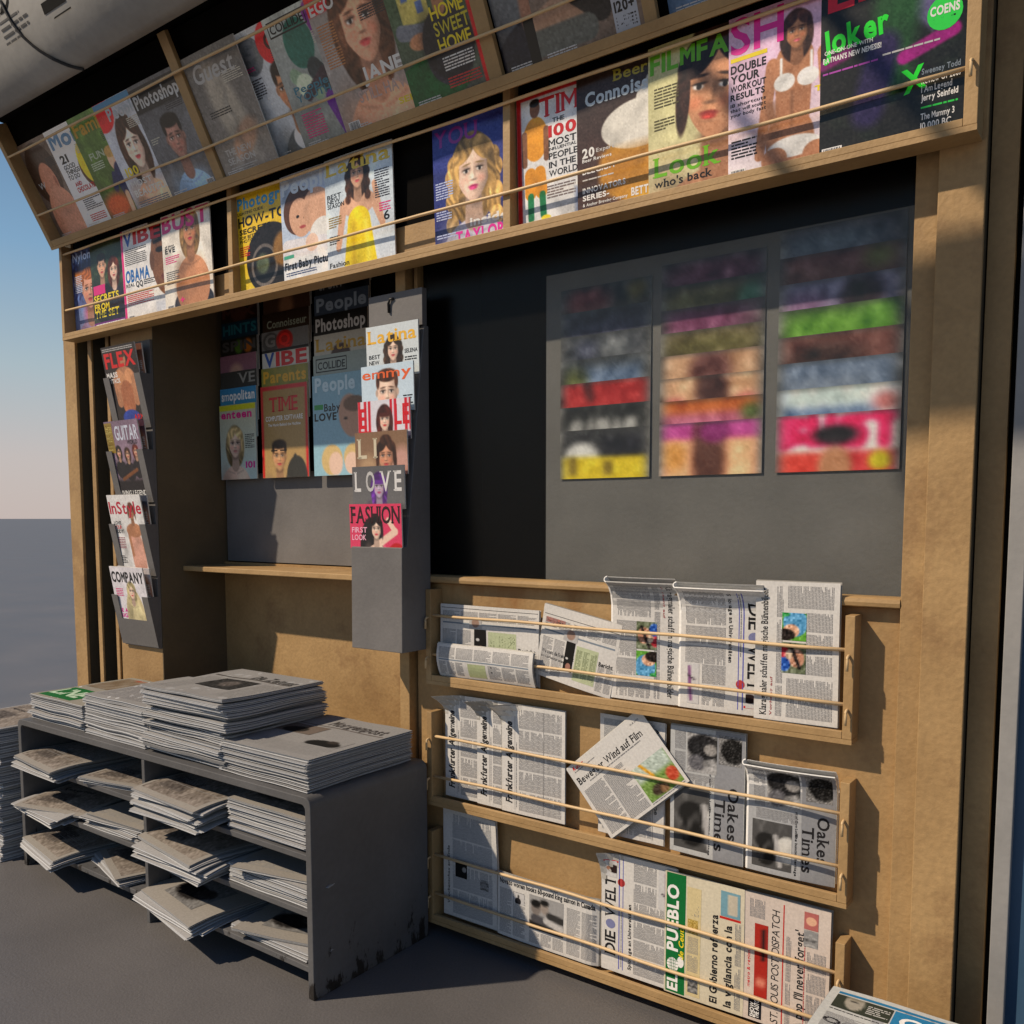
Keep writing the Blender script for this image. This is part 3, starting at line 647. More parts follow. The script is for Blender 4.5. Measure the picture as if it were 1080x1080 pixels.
tier2(0, -4.035, -3.863, "magazine with blue and orange cover and a pale face, leftmost in the upright tier", w=0.19,
      pic=lambda r: (r.clouds((0.45, 0.6, 0.85), 3, 6, .8), r.rec(.1, 1.2, .9, 1.5, (0.85, 0.5, 0.2), .1, .8), r.ell(.3, .35, .35, .4, (0.5, 0.6, 0.8), .3), r.ell(.75, .5, .3, .25, (0.75, 0.45, 0.6), .2)), bgc=(0.12, 0.13, 0.28), bg2=(0.3, 0.3, 0.5),
      who=dict(cx=.75, cy=1.05, s=.42, skin=(0.83, 0.6, 0.5), hair=(0.62, 0.35, 0.18), style='short', wear=(0.6, 0.5, 0.65)),
      marks=[('t', 'Nylon', .08, .86, .8, .09, (0.75, 0.82, 0.95), dict(bold=1)), ('g', .1, .5, .35, .2, (0.8, 0.82, 0.9))])
tier2(1, -3.863, -3.604, "green magazine showing a couple with yellow SECRETS FROM THE SET lettering", w=0.27, bgc=(0.16, 0.24, 0.14), bg2=(0.2, 0.2, 0.2),
      pic=lambda r: (r.clouds((0.4, 0.5, 0.3), 5, 7, .7), person(r, .34, 1.02, .17, SK, (0.2, 0.13, 0.08), 'short', (0.1, 0.1, 0.12)), person(r, .68, .92, .16, SKP, (0.45, 0.2, 0.12), 'long', (0.16, 0.15, 0.2)), r.rec(0, 0, 1, .16, (0.45, 0.1, 0.5))),
      marks=[('r', .04, .42, .36, .1, PINK), ('t', 'SECRETS', .04, .34, .74, .07, YEL, dict(bold=2, layer=2)), ('t', 'FROM', .04, .25, .45, .065, YEL, dict(bold=2)), ('t', 'THE SET', .04, .165, .72, .075, YEL, dict(bold=2)), ('g', .05, .02, .85, .08, WH)])
tier2(2, -3.604, -3.296, "white magazine with red and blue masthead, half a man's face and OBAMA in blue", w=0.325, bgc=(0.9, 0.9, 0.9),
      pic=lambda r: (r.ell(1.05, .75, .38, .5, SK3), r.ell(1.05, 1.18, .4, .25, (0.1, 0.08, 0.07)), r.ell(.87, .83, .09, .035, (0.1, 0.06, 0.05)), r.cap(.75, .93, .95, .95, .02, (0.12, .08, .06)), r.ell(.98, .5, .12, .05, (0.42, .22, .18)), r.ell(.69, .72, .05, .12, dk(SK3, .8)), r.rec(.72, 0, 1, .22, (.82, .84, .88), .05), r.rec(0, 0, .05, 1.3, (.9, .15, .5))),
      marks=[('t', 'V', .07, .83, .2, .13, (0.15, 0.35, 0.7), dict(bold=2)), ('t', 'IBE', .3, .83, .6, .13, RED, dict(bold=2)), ('t', 'OBAMA', .07, .45, .55, .12, (0.12, 0.42, 0.72), dict(bold=2)), ('t', 'REAL', .07, .4, .2, .035, BL), ('t', 'QQ', .3, .385, .16, .055, BL, dict(bold=2)), ('g', .08, .62, .5, .18, (0.3, .3, .3)), ('g', .08, .2, .6, .14, RED), ('g', .48, .385, .25, .06, BL), ('bar', .08, .03)])
tier2(3, -3.296, -2.975, "white magazine with pink masthead, a woman in a dark cap and EVE", w=0.32, bgc=(0.92, 0.9, 0.86),
      who=dict(cx=.6, cy=.95, s=.19, skin=(0.78, 0.55, 0.40), hair=(0.65, 0.5, 0.3), style='long', wear=(0.78, 0.55, 0.40), lips=(.75, .2, .3)),
      pic=lambda r: r.ell(.6, .1, .4, .2, (.15, .15, .2)), marks=[('t', 'BUST', .02, .83, .96, .15, PINK, dict(bold=2)), ('t', 'EVE', .06, .62, .22, .05, BL, dict(bold=2)), ('t', 'all about', .06, .68, .2, .02, BL), ('g', .06, .5, .3, .09, PINK), ('g', .06, .3, .28, .14, (.35, .35, .35)), ('t', '+', .32, .1, .1, .06, (.9, .2, .5), dict(bold=2)), ('bar', .04, .03)])
tier2(4, -2.841, -2.58, "yellow photography magazine with HOW-TO SECRETS and a large camera lens", w=0.30, bgc=(0.93, 0.76, 0.10), bg2=(0.93, .82, .25),
      pic=lambda r: (r.ell(.62, .42, .46, .42, (0.12, 0.1, 0.1)), r.ell(.5, .36, .25, .25, (0.45, .42, .4)), r.ell(.5, .36, .21, .21, (0.1, 0.1, .12)), r.ell(.47, .38, .12, .12, (0.35, .4, .3), .05), r.ell(.85, .5, .18, .2, (0.55, .4, .2), .05)),
      marks=[('t', 'Photogra', .03, .84, .93, .1, (0.2, 0.6, 0.82), dict(bold=2)), ('t', 'LIGHTING GUIDE', .03, .79, .5, .025, BL), ('t', 'HOW-TO', .03, .68, .9, .085, BL, dict(bold=2)), ('t', 'SECRETS', .05, .61, .6, .045, BL, dict(bold=2)), ('t', 'FOR BETTER', .05, .565, .4, .028, BL), ('t', 'PHOTOS', .05, .53, .3, .028, BL), ('g', .04, .4, .2, .1, RED), ('r', .02, .02, .16, .05, BL), ('t', 'PHOTOSHOP', .3, .02, .6, .035, YEL, dict(layer=2))])
tier2(5, -2.58, -2.342, "magazine showing a mother with a sleeping baby and First Baby Pictures", w=0.27, bgc=(0.75, 0.82, 0.92),
      pic=lambda r: (r.ell(.35, .95, .3, .3, (0.35, .22, .15)), r.ell(.38, .86, .21, .25, SK, rot=25), r.ell(.33, .88, .03, .02, (.1, .08, .06)), r.ell(.47, .85, .03, .02, (.1, .08, .06)), r.ell(.42, .74, .06, .02, (.7, .3, .3)), r.ell(.75, .85, .28, .35, SK, rot=40), r.ell(.8, .6, .25, .2, WH), r.cap(.1, .5, .8, .46, .12, (.9, .9, .93)), r.ell(.58, .52, .12, .11, SKP), r.rec(0, 0, 1, .38, (.9, .92, .94))),
      marks=[('t', 'People', .03, .83, .97, .12, (0.85, .9, .95), dict(bold=2)), ('t', 'First Baby Picture', .03, .17, .95, .065, BL, dict(bold=2)), ('g', .05, .1, .6, .05, (.2, .3, .5)), ('g', .05, .02, .9, .06, (.2, .3, .5)), ('r', .02, .27, .2, .03, (.3, .7, .6))])
tier2(6, -2.342, -2.025, "pale blue magazine of a long-haired woman in a yellow dress", w=0.315, bgc=(0.80, 0.87, 0.92), bg2=(.86, .9, .94),
      pic=lambda r: (r.ell(.5, .70, .25, .13, SK), r.cap(.5, .5, .5, .0, .17, (0.95, .85, .12), r1=.26), r.cap(.42, .5, .4, .0, .03, (0.85, .72, .08), .06), r.cap(.6, .5, .64, .0, .03, (0.98, .92, .3), .06), r.cap(.28, .70, .18, .3, .055, SK, r1=.04), r.cap(.72, .70, .84, .45, .05, SK, r1=.04), r.cap(.84, .45, .74, .85, .035, SK)),
      who=dict(cx=.5, cy=1.0, s=.145, skin=SK, hair=(0.25, .15, .1), style='wavy', wear=SK, lips=(.8, .3, .35), body=False),
      marks=[('t', 'Latina', .03, .86, .94, .11, (0.88, .78, .3), dict(serif=True)), ('t', 'BEST', .03, .67, .22, .035, BL), ('t', 'NEW', .03, .63, .2, .035, BL), ('t', 'SEASON', .03, .59, .26, .035, BL), ('g', .04, .42, .2, .1, (.6, .5, .2)), ('t', '6', .86, .38, .08, .07, BL, dict(serif=True)), ('g', .75, .55, .2, .25, (.2, .2, .25)), ('g', .8, .45, .16, .08, PINK), ('t', 'Fashion', .03, .09, .3, .04, BL), ('g', .04, .28, .16, .08, (.2, .2, .2)), ('t', 'Under', .03, .03, .3, .04, BL)])
tier2(7, -1.868, -1.585, "deep blue magazine of a blonde woman in a grey beret with pink TAYLOR", w=0.283, bgc=(0.20, 0.26, 0.62), bg2=(.16, .18, .45),
      who=dict(cx=.56, cy=.78, s=.30, skin=SKP, hair=(0.80, .64, .38), style='wavy', wear=(0.80, .8, .88), lips=(.85, .25, .5)),
      marks=[('t', 'YOU', .03, .82, .6, .12, (0.55, .2, .6), dict(serif=True)), ('t', 'inside', .5, .17, .5, .06, WH, dict(bold=2)), ('t', 'TAYLOR', .3, .055, .66, .09, (.9, .2, .65), dict(bold=2, serif=True)), ('g', .03, .42, .25, .14, (.75, .8, .95)), ('g', .03, .26, .22, .1, (.75, .8, .95)), ('g', .03, .12, .3, .04, (.75, .8, .95))])
tier2(8, -1.547, -1.34, "red-bordered magazine reading THE 100 MOST INFLUENTIAL PEOPLE IN THE WORLD", w=0.27, bgc=(0.9, 0.91, 0.92),
      pic=lambda r: (r.rec(0, 0, .06, 1.5, RED), r.rec(.94, 0, 1, 1.5, RED), r.rec(0, 1.36, 1, 1.5, RED), r.ell(.24, .95, .16, .22, (0.92, .62, .15)), r.cap(.17, .6, .17, .42, .075, (.9, .6, .14)), r.cap(.29, .6, .31, .42, .075, (.9, .6, .14)), r.cap(.17, .38, .17, .16, .04, (.1, .5, .3)), r.cap(.32, .38, .33, .18, .04, (.1, .5, .3)), r.ell(.2, .1, .07, .03, YEL), r.ell(.36, .14, .06, .03, YEL), r.ell(.24, 1.25, .065, .09, SK3), r.ell(.24, 1.31, .065, .04, (.05, .04, .04)), r.cap(.1, 1.02, .1, .72, .035, SK3), r.cap(.38, 1.02, .38, .74, .035, SK3), r.rec(.75, 0, .94, .35, (.2, .3, .55), .1)),
      marks=[('t', 'TIM', .3, .80, .47, .13, RED, dict(serif=True)), ('t', 'THE', .46, .745, .15, .03, BL, dict(serif=True)), ('t', '100', .41, .65, .34, .075, RED, dict(bold=2, serif=True)), ('t', 'MOST', .41, .585, .34, .045, BL, dict(serif=True)), ('t', 'INFLUENTIAL', .41, .555, .34, .02, BL), ('t', 'PEOPLE', .41, .495, .35, .042, BL, dict(serif=True)), ('t', 'IN THE', .41, .435, .33, .04, BL, dict(serif=True)), ('t', 'WORLD', .41, .375, .35, .042, BL, dict(serif=True)), ('g', .38, .22, .35, .1, (.5, .45, .45))])
tier2(9, -1.34, -1.118, "brown beer magazine showing a foaming glass of lager", w=0.28, bgc=(0.20, 0.14, 0.13), bg2=(.33, .23, .2),
      pic=lambda r: (r.ell(.75, .42, .5, .35, (0.78, .56, .16), .04), r.ell(.9, .15, .3, .3, (.85, .65, .2), .2), r.ell(.7, .78, .42, .22, (.93, .92, .88)), r.ell(.95, .95, .3, .25, (.93, .92, .88)), r.ell(.85, 1.1, .1, .1, (.9, .9, .87)), r.rec(.28, .2, .9, .58, (.75, .52, .2), .15, .8)),
      marks=[('t', 'Beer', .42, .88, .36, .07, (.65, .6, .2), dict(serif=True)), ('t', 'Connoiss', .1, .77, .68, .085, (.8, .85, .88), dict(bold=2, serif=True)), ('t', '20', .06, .43, .14, .06, WH, dict(bold=2)), ('t', 'Expert', .22, .45, .2, .025, (.8, .8, .8)), ('t', 'Beer Reviews', .06, .4, .33, .022, WH), ('t', 'BELGIUM', .06, .32, .36, .035, WH, dict(bold=2)), ('g', .06, .26, .35, .03, (.8, .8, .8)), ('t', 'INNOVATORS', .06, .19, .48, .035, WH, dict(bold=2)), ('t', 'SERIES-', .06, .14, .3, .035, WH, dict(bold=2)), ('t', '& Anchor Brewing Company', .06, .1, .5, .02, WH), ('t', 'BETT', .60, .1, .18, .05, WH, dict(bold=2)), ('bar', .05, .0)])
tier2(10, -1.118, -0.896, "cream film magazine with green masthead, a close-up woman's face and Look who's back", w=0.29, bgc=(0.78, 0.77, 0.55), bg2=(.88, .86, .68),
      who=dict(cx=.66, cy=.84, s=.40, skin=(.84, .60, .44), hair=(.2, .12, .1), style='bun', wear=(.82, .6, .45), lips=(.72, .25, .22), turn=-.12, tilt=-8), pic=lambda r: r.ell(.9, .5, .3, .5, (.2, .12, .1), .05),
      marks=[('t', 'FILMFA', .02, .83, .74, .11, (0.40, .72, .12), dict(bold=2)), ('t', 'Look', .06, .17, .62, .12, (.45, .75, .12), dict(serif=True)), ('t', "who's back", .06, .1, .55, .05, BL, dict(serif=True)), ('g', .06, .02, .4, .06, (.9, .9, .85)), ('g', .06, .6, .24, .14, (.35, .33, .2)), ('g', .06, .46, .2, .08, (.35, .33, .2))])
tier2(11, -0.896, -0.672, "white and pink fitness magazine of a smiling long-haired woman in a white bikini", w=0.262, bgc=(0.90, 0.72, 0.86), bg2=(.9, .88, .9),
      pic=lambda r: (r.cap(.62, .95, .6, .35, .17, SK2, r1=.15), r.cap(.58, .3, .62, -.1, .22, SK2), r.cap(.42, .95, .3, .2, .06, SK2, r1=.045), r.cap(.88, .95, .93, .25, .06, SK2, r1=.045), r.ell(.53, .78, .095, .075, WH), r.ell(.74, .78, .095, .075, WH), r.cap(.5, .82, .5, .98, .012, WH), r.cap(.77, .82, .77, .98, .012, WH), r.cap(.4, .6, .45, .35, .05, dk(SK2, .8), .06), r.cap(.6, .68, .6, .4, .01, dk(SK2, .75), .04), r.ell(.62, .22, .24, .09, WH), r.ell(.44, .14, .12, .1, SK2), r.ell(.82, .13, .12, .1, SK2)),
      who=dict(cx=.64, cy=1.18, s=.14, skin=SK2, hair=(0.28, .16, .12), style='long', wear=SK2, lips=(.85, .4, .45), body=False),
      marks=[('t', 'SH', .02, .78, .5, .2, (0.92, .15, .62), dict(bold=1)), ('r', .02, .735, .35, .025, YEL), ('t', 'DOUBLE', .02, .67, .34, .045, BL, dict(bold=2)), ('t', 'YOUR', .02, .61, .28, .045, BL, dict(bold=2)), ('t', 'WORKOUT', .02, .56, .34, .035, BL, dict(bold=2)), ('t', 'RESULTS', .02, .51, .33, .035, BL, dict(bold=2)), ('t', '18 shortcuts', .02, .47, .34, .02, BL), ('t', 'that will sculpt', .02, .44, .34, .02, BL), ('t', 'your body fast', .02, .41, .34, .02, BL), ('t', 'women to', .02, .31, .3, .025, WH), ('g', .03, .15, .25, .12, BL), ('t', '4', .88, .47, .08, .06, YEL, dict(bold=2)), ('t', 'TO', .8, .43, .16, .03, YEL, dict(bold=2)), ('bar', .02, .02)])
tier2(12, -0.672, -0.370, "black film magazine with green Joker lettering and COENS disc, rightmost in the upright tier", w=0.302, bgc=(0.05, 0.055, 0.05), bg2=(.10, .10, .09),
      pic=lambda r: (r.clouds((.12, .18, .12), 8, 5, .6), r.cap(.6, 1.05, .85, .8, .1, (.35, .33, .48), .05), r.cap(.55, 1.1, .5, .5, .16, (.12, .3, .14), .1), r.cap(.45, .7, .35, .3, .12, (.16, .12, .3), .08), r.cap(.6, .6, .92, .70, .05, (.62, .10, .5), .02), r.cap(.02, .7, .2, .74, .04, (.5, .08, .42), .03)),
      marks=[('t', 'EM', .05, .84, .48, .16, (.85, .1, .2), dict(bold=2)), ('t', 'Joker', .02, .60, .48, .13, (0.15, .9, .2), dict(bold=2, rot=6)), ('t', 'ONE-ON-ONE WITH', .03, .605, .35, .022, WH), ('t', "BATMAN'S NEW NEMESIS!", .02, .56, .42, .028, WH, dict(bold=2)), ('d', .86, .645, .115, (.2, .85, .3)), ('t', 'COENS', .765, .64, .19, .045, WH, dict(bold=2, layer=2)), ('g', .79, .595, .14, .035, (.05, .2, .08)), ('t', 'X', .6, .27, .16, .12, (.15, .9, .2), dict(bold=2, rot=8)), ('t', 'Sweeney Todd', .72, .35, .25, .03, (.5, .55, .6)), ('t', 'Review Of 2007', .72, .30, .26, .033, WH), ('t', 'I Am Legend', .72, .255, .2, .033, WH), ('t', 'Jerry Seinfeld', .72, .21, .24, .033, WH), ('g', .72, .165, .24, .02, (.2, .8, .3)), ('t', 'The Mummy 3', .72, .11, .22, .033, WH), ('t', '10,000 BC', .72, .06, .2, .033, WH), ('bar', .02, .01), ('g', .02, .48, .4, .03, (.7, .3, .7)), ('g', .45, .50, .42, .025, (.75, .75, .75))])

# ------------------------------------------------------------------ covers of the leaning tier
def tier1(i, xl, label, w, pic=None, bgc=WH, bg2=None, marks=None, who=None, s0=0.0045, h=0.40, res=92):
    p, m = cover(w, h, pic, bgc, bg2, marks, who=who, res=res, seed=i + 40); p = np.clip(p * 1.22, 0, 1)  # cover colours brightened to offset the shade under the canopy
    d = 0.055 - 0.0065 * (i % 6)   # depth behind the front of the tier
    a = math.radians(28)
    oy, oz = -0.165 + d * math.cos(a) - s0 * math.sin(a), 2.6 + d * math.sin(a) + s0 * math.cos(a)
    m = m + clip(greek(w * .06, h * .03, w * .3, h * .06, .006, (.85, .85, .85), seed=i) + greek(w * .6, h * .70, w * .34, h * .10, .006, (.80, .78, .72) if i % 2 else (.2, .2, .22), seed=i + 3), w, h)
    magazine(label, w, h, p, m, T(xl, oy, oz, 28), G1, curve=.003)
tier1(0, -4.037, "magazine with a brown-haired profile and bare shoulder, leftmost in the leaning tier", 0.27, bgc=(0.42, .36, .32),
      pic=lambda r: (r.ell(.4, 1.0, .42, .45, (.25, .18, .14)), r.ell(.45, .85, .22, .3, (.72, .48, .38)), r.ell(.5, .3, .4, .5, (.75, .52, .42)), r.ell(.62, .85, .03, .08, (.6, .36, .28))), marks=[('t', 'W', .1, .55, .2, .06, (.8, .8, .8))])
tier1(1, -3.80, "white magazine with fruit in brown hands reading 21 GOOD THINGS TO DO", 0.29, bgc=(0.86, .87, .9),
      pic=lambda r: (r.ell(.75, .78, .26, .26, (.3, .18, .1)), r.ell(.72, .85, .2, .26, (.85, .75, .15)), r.ell(.95, .55, .2, .2, (.2, .12, .08)), r.ell(.85, .15, .18, .3, (.25, .25, .3))),
      marks=[('t', 'Mom', .05, .82, .9, .14, (.45, .62, .78), dict(bold=2)), ('t', '21', .12, .68, .2, .07, BL, dict(bold=2)), ('t', 'GOOD', .12, .62, .3, .04, BL), ('t', 'THINGS', .12, .57, .36, .04, BL), ('t', 'TO DO', .12, .52, .3, .04, BL), ('t', 'AND', .2, .45, .18, .035, RED, dict(bold=2)), ('t', 'CHOCOLATE', .2, .39, .45, .045, RED, dict(bold=2)), ('g', .2, .2, .45, .12, (.3, .3, .35)), ('g', .2, .08, .4, .09, RED)])
tier1(2, -3.60, "green family magazine with yellow masthead and a child in blue playing on grass", 0.30, bgc=(0.30, .45, .16), bg2=(.25, .3, .12),
      pic=lambda r: (r.clouds((.45, .6, .25), 4, 5, .6), r.ell(.62, .72, .11, .13, SK), r.ell(.62, .82, .12, .07, (.7, .55, .3)), r.ell(.66, .45, .15, .24, (.1, .14, .32)), r.cap(.5, .55, .42, .4, .05, (.1, .14, .32)), r.ell(.3, .2, .3, .16, (.8, .35, .15), .1), r.cap(.6, .3, .58, .1, .045, SK), r.cap(.72, .3, .8, .12, .045, SK)),
      marks=[('t', 'Family', .05, .83, .9, .12, (.8, .62, .15), dict(bold=2)), ('t', 'FUN', .15, .6, .35, .06, (.75, .8, .7)), ('g', .1, .5, .3, .08, (.8, .85, .75))])
tier1(3, -3.395, "magazine of a long brown-haired woman reading 100 MOST BEAUTIFUL", 0.285, bgc=(0.7, .72, .76),
      pic=lambda r: r.ell(.1, 1.28, .3, .22, RED), who=dict(cx=.52, cy=.82, s=.28, skin=SKP, hair=(.28, .17, .12), style='long', wear=SK, lips=(.75, .25, .28)),
      marks=[('r', .0, .93, 1.0, .07, (.25, .55, .75)), ('t', 'People', .25, .83, .7, .1, (.75, .8, .85), dict(bold=2)), ('t', '100', .1, .35, .3, .07, YEL, dict(bold=2)), ('t', 'MOST', .1, .25, .5, .05, WH), ('t', 'BEAUTIFUL', .1, .16, .8, .06, WH, dict(bold=1)), ('g', .1, .05, .7, .07, (.5, .5, .55))])
tier1(4, -3.145, "black and grey Photoshop magazine with a dark-haired boy in a pale shirt", 0.29, bgc=(0.30, .31, .33), bg2=(.42, .43, .45),
      pic=lambda r: (r.clouds((.25, .25, .27), 3, 5, .6), r.rec(0, 1.06, 1, 1.34, BL)), who=dict(cx=.55, cy=.68, s=.24, skin=(.62, .45, .40), hair=(.07, .06, .06), style='short', wear=(.55, .68, .82), lips=(.55, .33, .3)),
      marks=[('t', 'Photoshop', .04, .81, .92, .1, (.78, .8, .82), dict(bold=2)), ('g', .05, .5, .2, .06, (.75, .75, .7)), ('bar', .78, .03)])
tier1(5, -2.80, "grey magazine with white calligraphic masthead and a pale stone figure", 0.29, bgc=(0.34, .33, .32), bg2=(.5, .48, .46),
      pic=lambda r: (r.ell(.5, .75, .22, .5, (.6, .57, .52), .1, 15), r.ell(.6, .4, .3, .14, (.62, .5, .42), .05, 30), r.clouds((.3, .3, .3), 9, 6, .4)),
      marks=[('t', 'Guest', .1, .78, .75, .13, (.72, .72, .72), dict(serif=True, shear=.2)), ('g', .15, .5, .4, .06, (.2, .2, .2)), ('t', 'THE NEW', .15, .2, .5, .05, (.75, .75, .75)), ('t', 'SEASON', .15, .13, .5, .05, (.75, .75, .75)), ('g', .15, .05, .5, .06, (.7, .7, .7))])
tier1(6, -2.575, "white magazine with a grey G and red Q masthead and a man in a suit", 0.285, bgc=(0.72, .74, .76),
      pic=lambda r: (r.ell(.25, 1.15, .22, .2, (.38, .4, .42)), r.ell(.66, 1.2, .24, .22, RED)), who=dict(cx=.68, cy=.72, s=.25, skin=SK2, hair=(.16, .1, .07), style='short', wear=(.28, .33, .36), chest=WH, lips=(.6, .33, .3), turn=-.08),
      marks=[('t', 'G', .1, .80, .25, .12, (.55, .57, .6), dict(bold=2)), ('t', 'Q', .55, .8, .25, .12, (.3, .02, .02), dict(bold=1)), ('g', .05, .5, .28, .16, (.3, .3, .35)), ('g', .05, .7, .22, .05, PINK)])
tier1(7, -2.395, "pale magazine with boxed COLLIDE masthead and teal and purple collage", 0.32, bgc=(0.62, .65, .64), bg2=(.42, .44, .43),
      pic=lambda r: (r.ell(.4, .95, .2, .22, (.12, .38, .33)), r.cap(.65, 1.15, .8, .7, .09, (.45, .12, .5)), r.cap(.5, .7, .75, .4, .1, (.15, .2, .22)), r.cap(.6, .4, .75, .05, .09, (.35, .1, .5), r1=.12), r.cap(.2, .7, .45, .5, .07, (.5, .6, .5)), r.ell(.3, .6, .12, .1, (.75, .8, .7)), r.cap(.3, .5, .6, .65, .05, (.2, .15, .2))),
      marks=[('r', .05, .855, .55, .012, BL), ('r', .05, .955, .55, .012, BL), ('r', .05, .855, .012, .11, BL), ('r', .59, .855, .012, .11, BL), ('t', 'COLLIDE', .08, .88, .49, .06, BL, dict(bold=1)), ('t', 'People', .12, .44, .5, .05, (.2, .5, .6), dict(bold=1)), ('t', 'YOUTH', .12, .38, .5, .05, (.2, .5, .6)), ('g', .1, .1, .3, .2, PINK), ('g', .75, .55, .2, .2, (.8, .4, .2))])
tier1(8, -2.19, "red-edged magazine of a close-up woman with white JANE and STILL HAVE", 0.33, bgc=(0.55, .53, .52),
      pic=lambda r: (r.rec(.95, 0, 1, 1.3, RED), r.rec(0, 1.05, .4, 1.25, RED)), who=dict(cx=.58, cy=.88, s=.33, skin=(.86, .62, .50), hair=(.4, .25, .17), style='long', wear=(.85, .62, .5), lips=(.8, .3, .3)),
      marks=[('t', 'EGO', .03, .87, .33, .08, WH, dict(bold=2)), ('t', 'JANE', .42, .34, .5, .09, WH, dict(bold=2)), ('t', 'STILL HAVE', .3, .22, .65, .075, (.8, .7, .68), dict(bold=1)), ('bar', .06, .05), ('g', .06, .5, .22, .3, (.75, .5, .3)), ('t', 'SEE', .75, .12, .2, .04, YEL)])
tier1(9, -1.885, "green-bordered magazine of a man holding a model house reading HOME SWEET HOME", 0.295, bgc=(0.2, .32, .18), bg2=(.3, .32, .3),
      pic=lambda r: (r.rec(.93, 0, 1, 1.3, RED), r.cap(.1, .2, .6, .3, .22, (.06, .33, .16)), r.ell(.6, .4, .28, .25, (.18, .17, .22)), r.rec(.15, .75, .5, 1.1, (.7, .65, .35)), r.rec(.2, .95, .28, 1.03, (.3, .4, .6)), r.rec(.36, .82, .44, .92, (.3, .4, .6)), r.cap(.1, .72, .6, .62, .07, (.42, .44, .48)), r.ell(.3, .6, .14, .07, SK2)), who=dict(cx=.62, cy=1.08, s=.17, skin=SK2, hair=(.6, .58, .55), style='bald', wear=(.1, .1, .13), lips=(.6, .35, .3)),
      marks=[('t', 'HOME', .5, .53, .4, .08, YEL, dict(bold=1)), ('t', 'SWEET', .5, .43, .42, .08, (.8, .75, .2), dict(bold=1)), ('t', 'HOME', .5, .33, .4, .08, YEL, dict(bold=1)), ('g', .5, .2, .38, .1, WH), ('g', .5, .08, .4, .09, (.8, .2, .2))])
tier1(10, -1.535, "magazine of a man in dark suit and orange tie", 0.32, bgc=(0.34, .36, .38),
      who=dict(cx=.42, cy=.98, s=.36, skin=(.7, .5, .4), hair=(.35, .3, .27), style='short', wear=(.09, .1, .16), lips=(.6, .35, .3)),
      marks=[('r', .28, .06, .28, .26, (.03, .03, .04), 2)], pic=lambda r: (r.cap(.42, .5, .46, .0, .13, (.85, .87, .9)), r.cap(.46, .4, .52, .0, .05, (.75, .4, .22))))
tier1(11, -1.41, "magazine with a reclining figure in leather reading NEW SHOES 120+", 0.312, bgc=(0.42, .36, .32),
      pic=lambda r: (r.cap(.1, .3, .7, .5, .14, (.6, .48, .4)), r.cap(.3, .6, .65, .3, .1, (.12, .11, .11)), r.cap(.0, .2, .5, .2, .1, (.35, .36, .34)), r.cap(.55, .8, .7, .5, .12, (.08, .08, .09))),
      marks=[('r', .74, .05, .22, .38, (.72, .74, .78), 1), ('t', 'TOP', .76, .38, .18, .035, BL, dict(layer=2)), ('t', 'NEW', .76, .31, .18, .045, BL, dict(layer=2, bold=2)), ('t', 'SHOES!', .76, .25, .18, .04, BL, dict(layer=2, bold=2)), ('t', '120+', .76, .17, .18, .055, BL, dict(layer=2, bold=2)), ('g', .76, .07, .18, .08, BL)])
tier1(12, -1.045, "magazine with washed blue denim on its cover", 0.31, bgc=(0.26, .38, .50), bg2=(.3, .42, .55), pic=lambda r: (r.clouds((.4, .52, .66), 4, 5, .6), r.cap(.5, 0, .5, 1.0, .01, (.15, .22, .32))), marks=[('t', 'JEANS', .1, .8, .8, .12, WH, dict(bold=2))])
tier1(13, -0.72, "pale grey magazine, rightmost in the leaning tier", 0.31, bgc=(0.6, .6, .6), who=dict(cx=.5, cy=.7, s=.22, style='long'), marks=[('t', 'STYLE', .1, .82, .8, .12, PINK, dict(bold=2))])

# ------------------------------------------------------------------ stepped columns on the recess board (bottom cover first)
def stack_cover(col, k, n, xl, xr, label, group, spec, ybase=0.297, z0=1.548, pitch=0.082, slope=0.0088, blur=0, dz=0.0, res=56, h=None):
    w = (xr - xl); h = h or w * 1.3
    if k: h = min(h, 0.22)
    bgc, bg2, pic, who, marks = spec
    full = w * 1.3
    asp = full / w; r = Ras(res, int(res * asp), asp, bgc, bg2)
    if pic: pic(r)
    if who: person(r, **who)
    r.noise(0.012, k + col * 9)
    if blur: r.blur(blur)
    a = r.a; nrow = max(4, int(round(a.shape[0] * h / full))); a = a[:nrow]
    mk = []
    for m in (marks or []):
        if m[0] == 't':
            _, s, x, y, ww, hh, c = m[:7]; o = m[7] if len(m) > 7 else {}
            mk += text(s, x * w, y * full - (full - h), ww * w, hh * full, c, **o)
        elif m[0] == 'r': mk += rect(m[1] * w, m[2] * full - (full - h), m[3] * w, m[4] * full, m[5], *(m[6:7] or [1]))
        elif m[0] == 'g': mk += greek(m[1] * w, m[2] * full - (full - h), m[3] * w, m[4] * full, 0.008, m[5], seed=k)
    mk = [q for q in mk if q[0][:, 1].min() > 0.002]
    top = z0 + (w * 1.3) + k * pitch + dz
    y = ybase - 0.030 + k * 0.0037
    magazine(label, w, h, a, mk, T(xl + (k % 3 - 1) * 0.003, y, top - h, 0.4), group)
GR = 'magazines on the stepped board in the serving recess'
def sp(bgc, bg2=None, pic=None, who=None, marks=None): return (bgc, bg2, pic, who, marks)
def ttl(s, col, **k): return [('t', s, .04, .84, .92, .12, col, dict(bold=2, **k))]
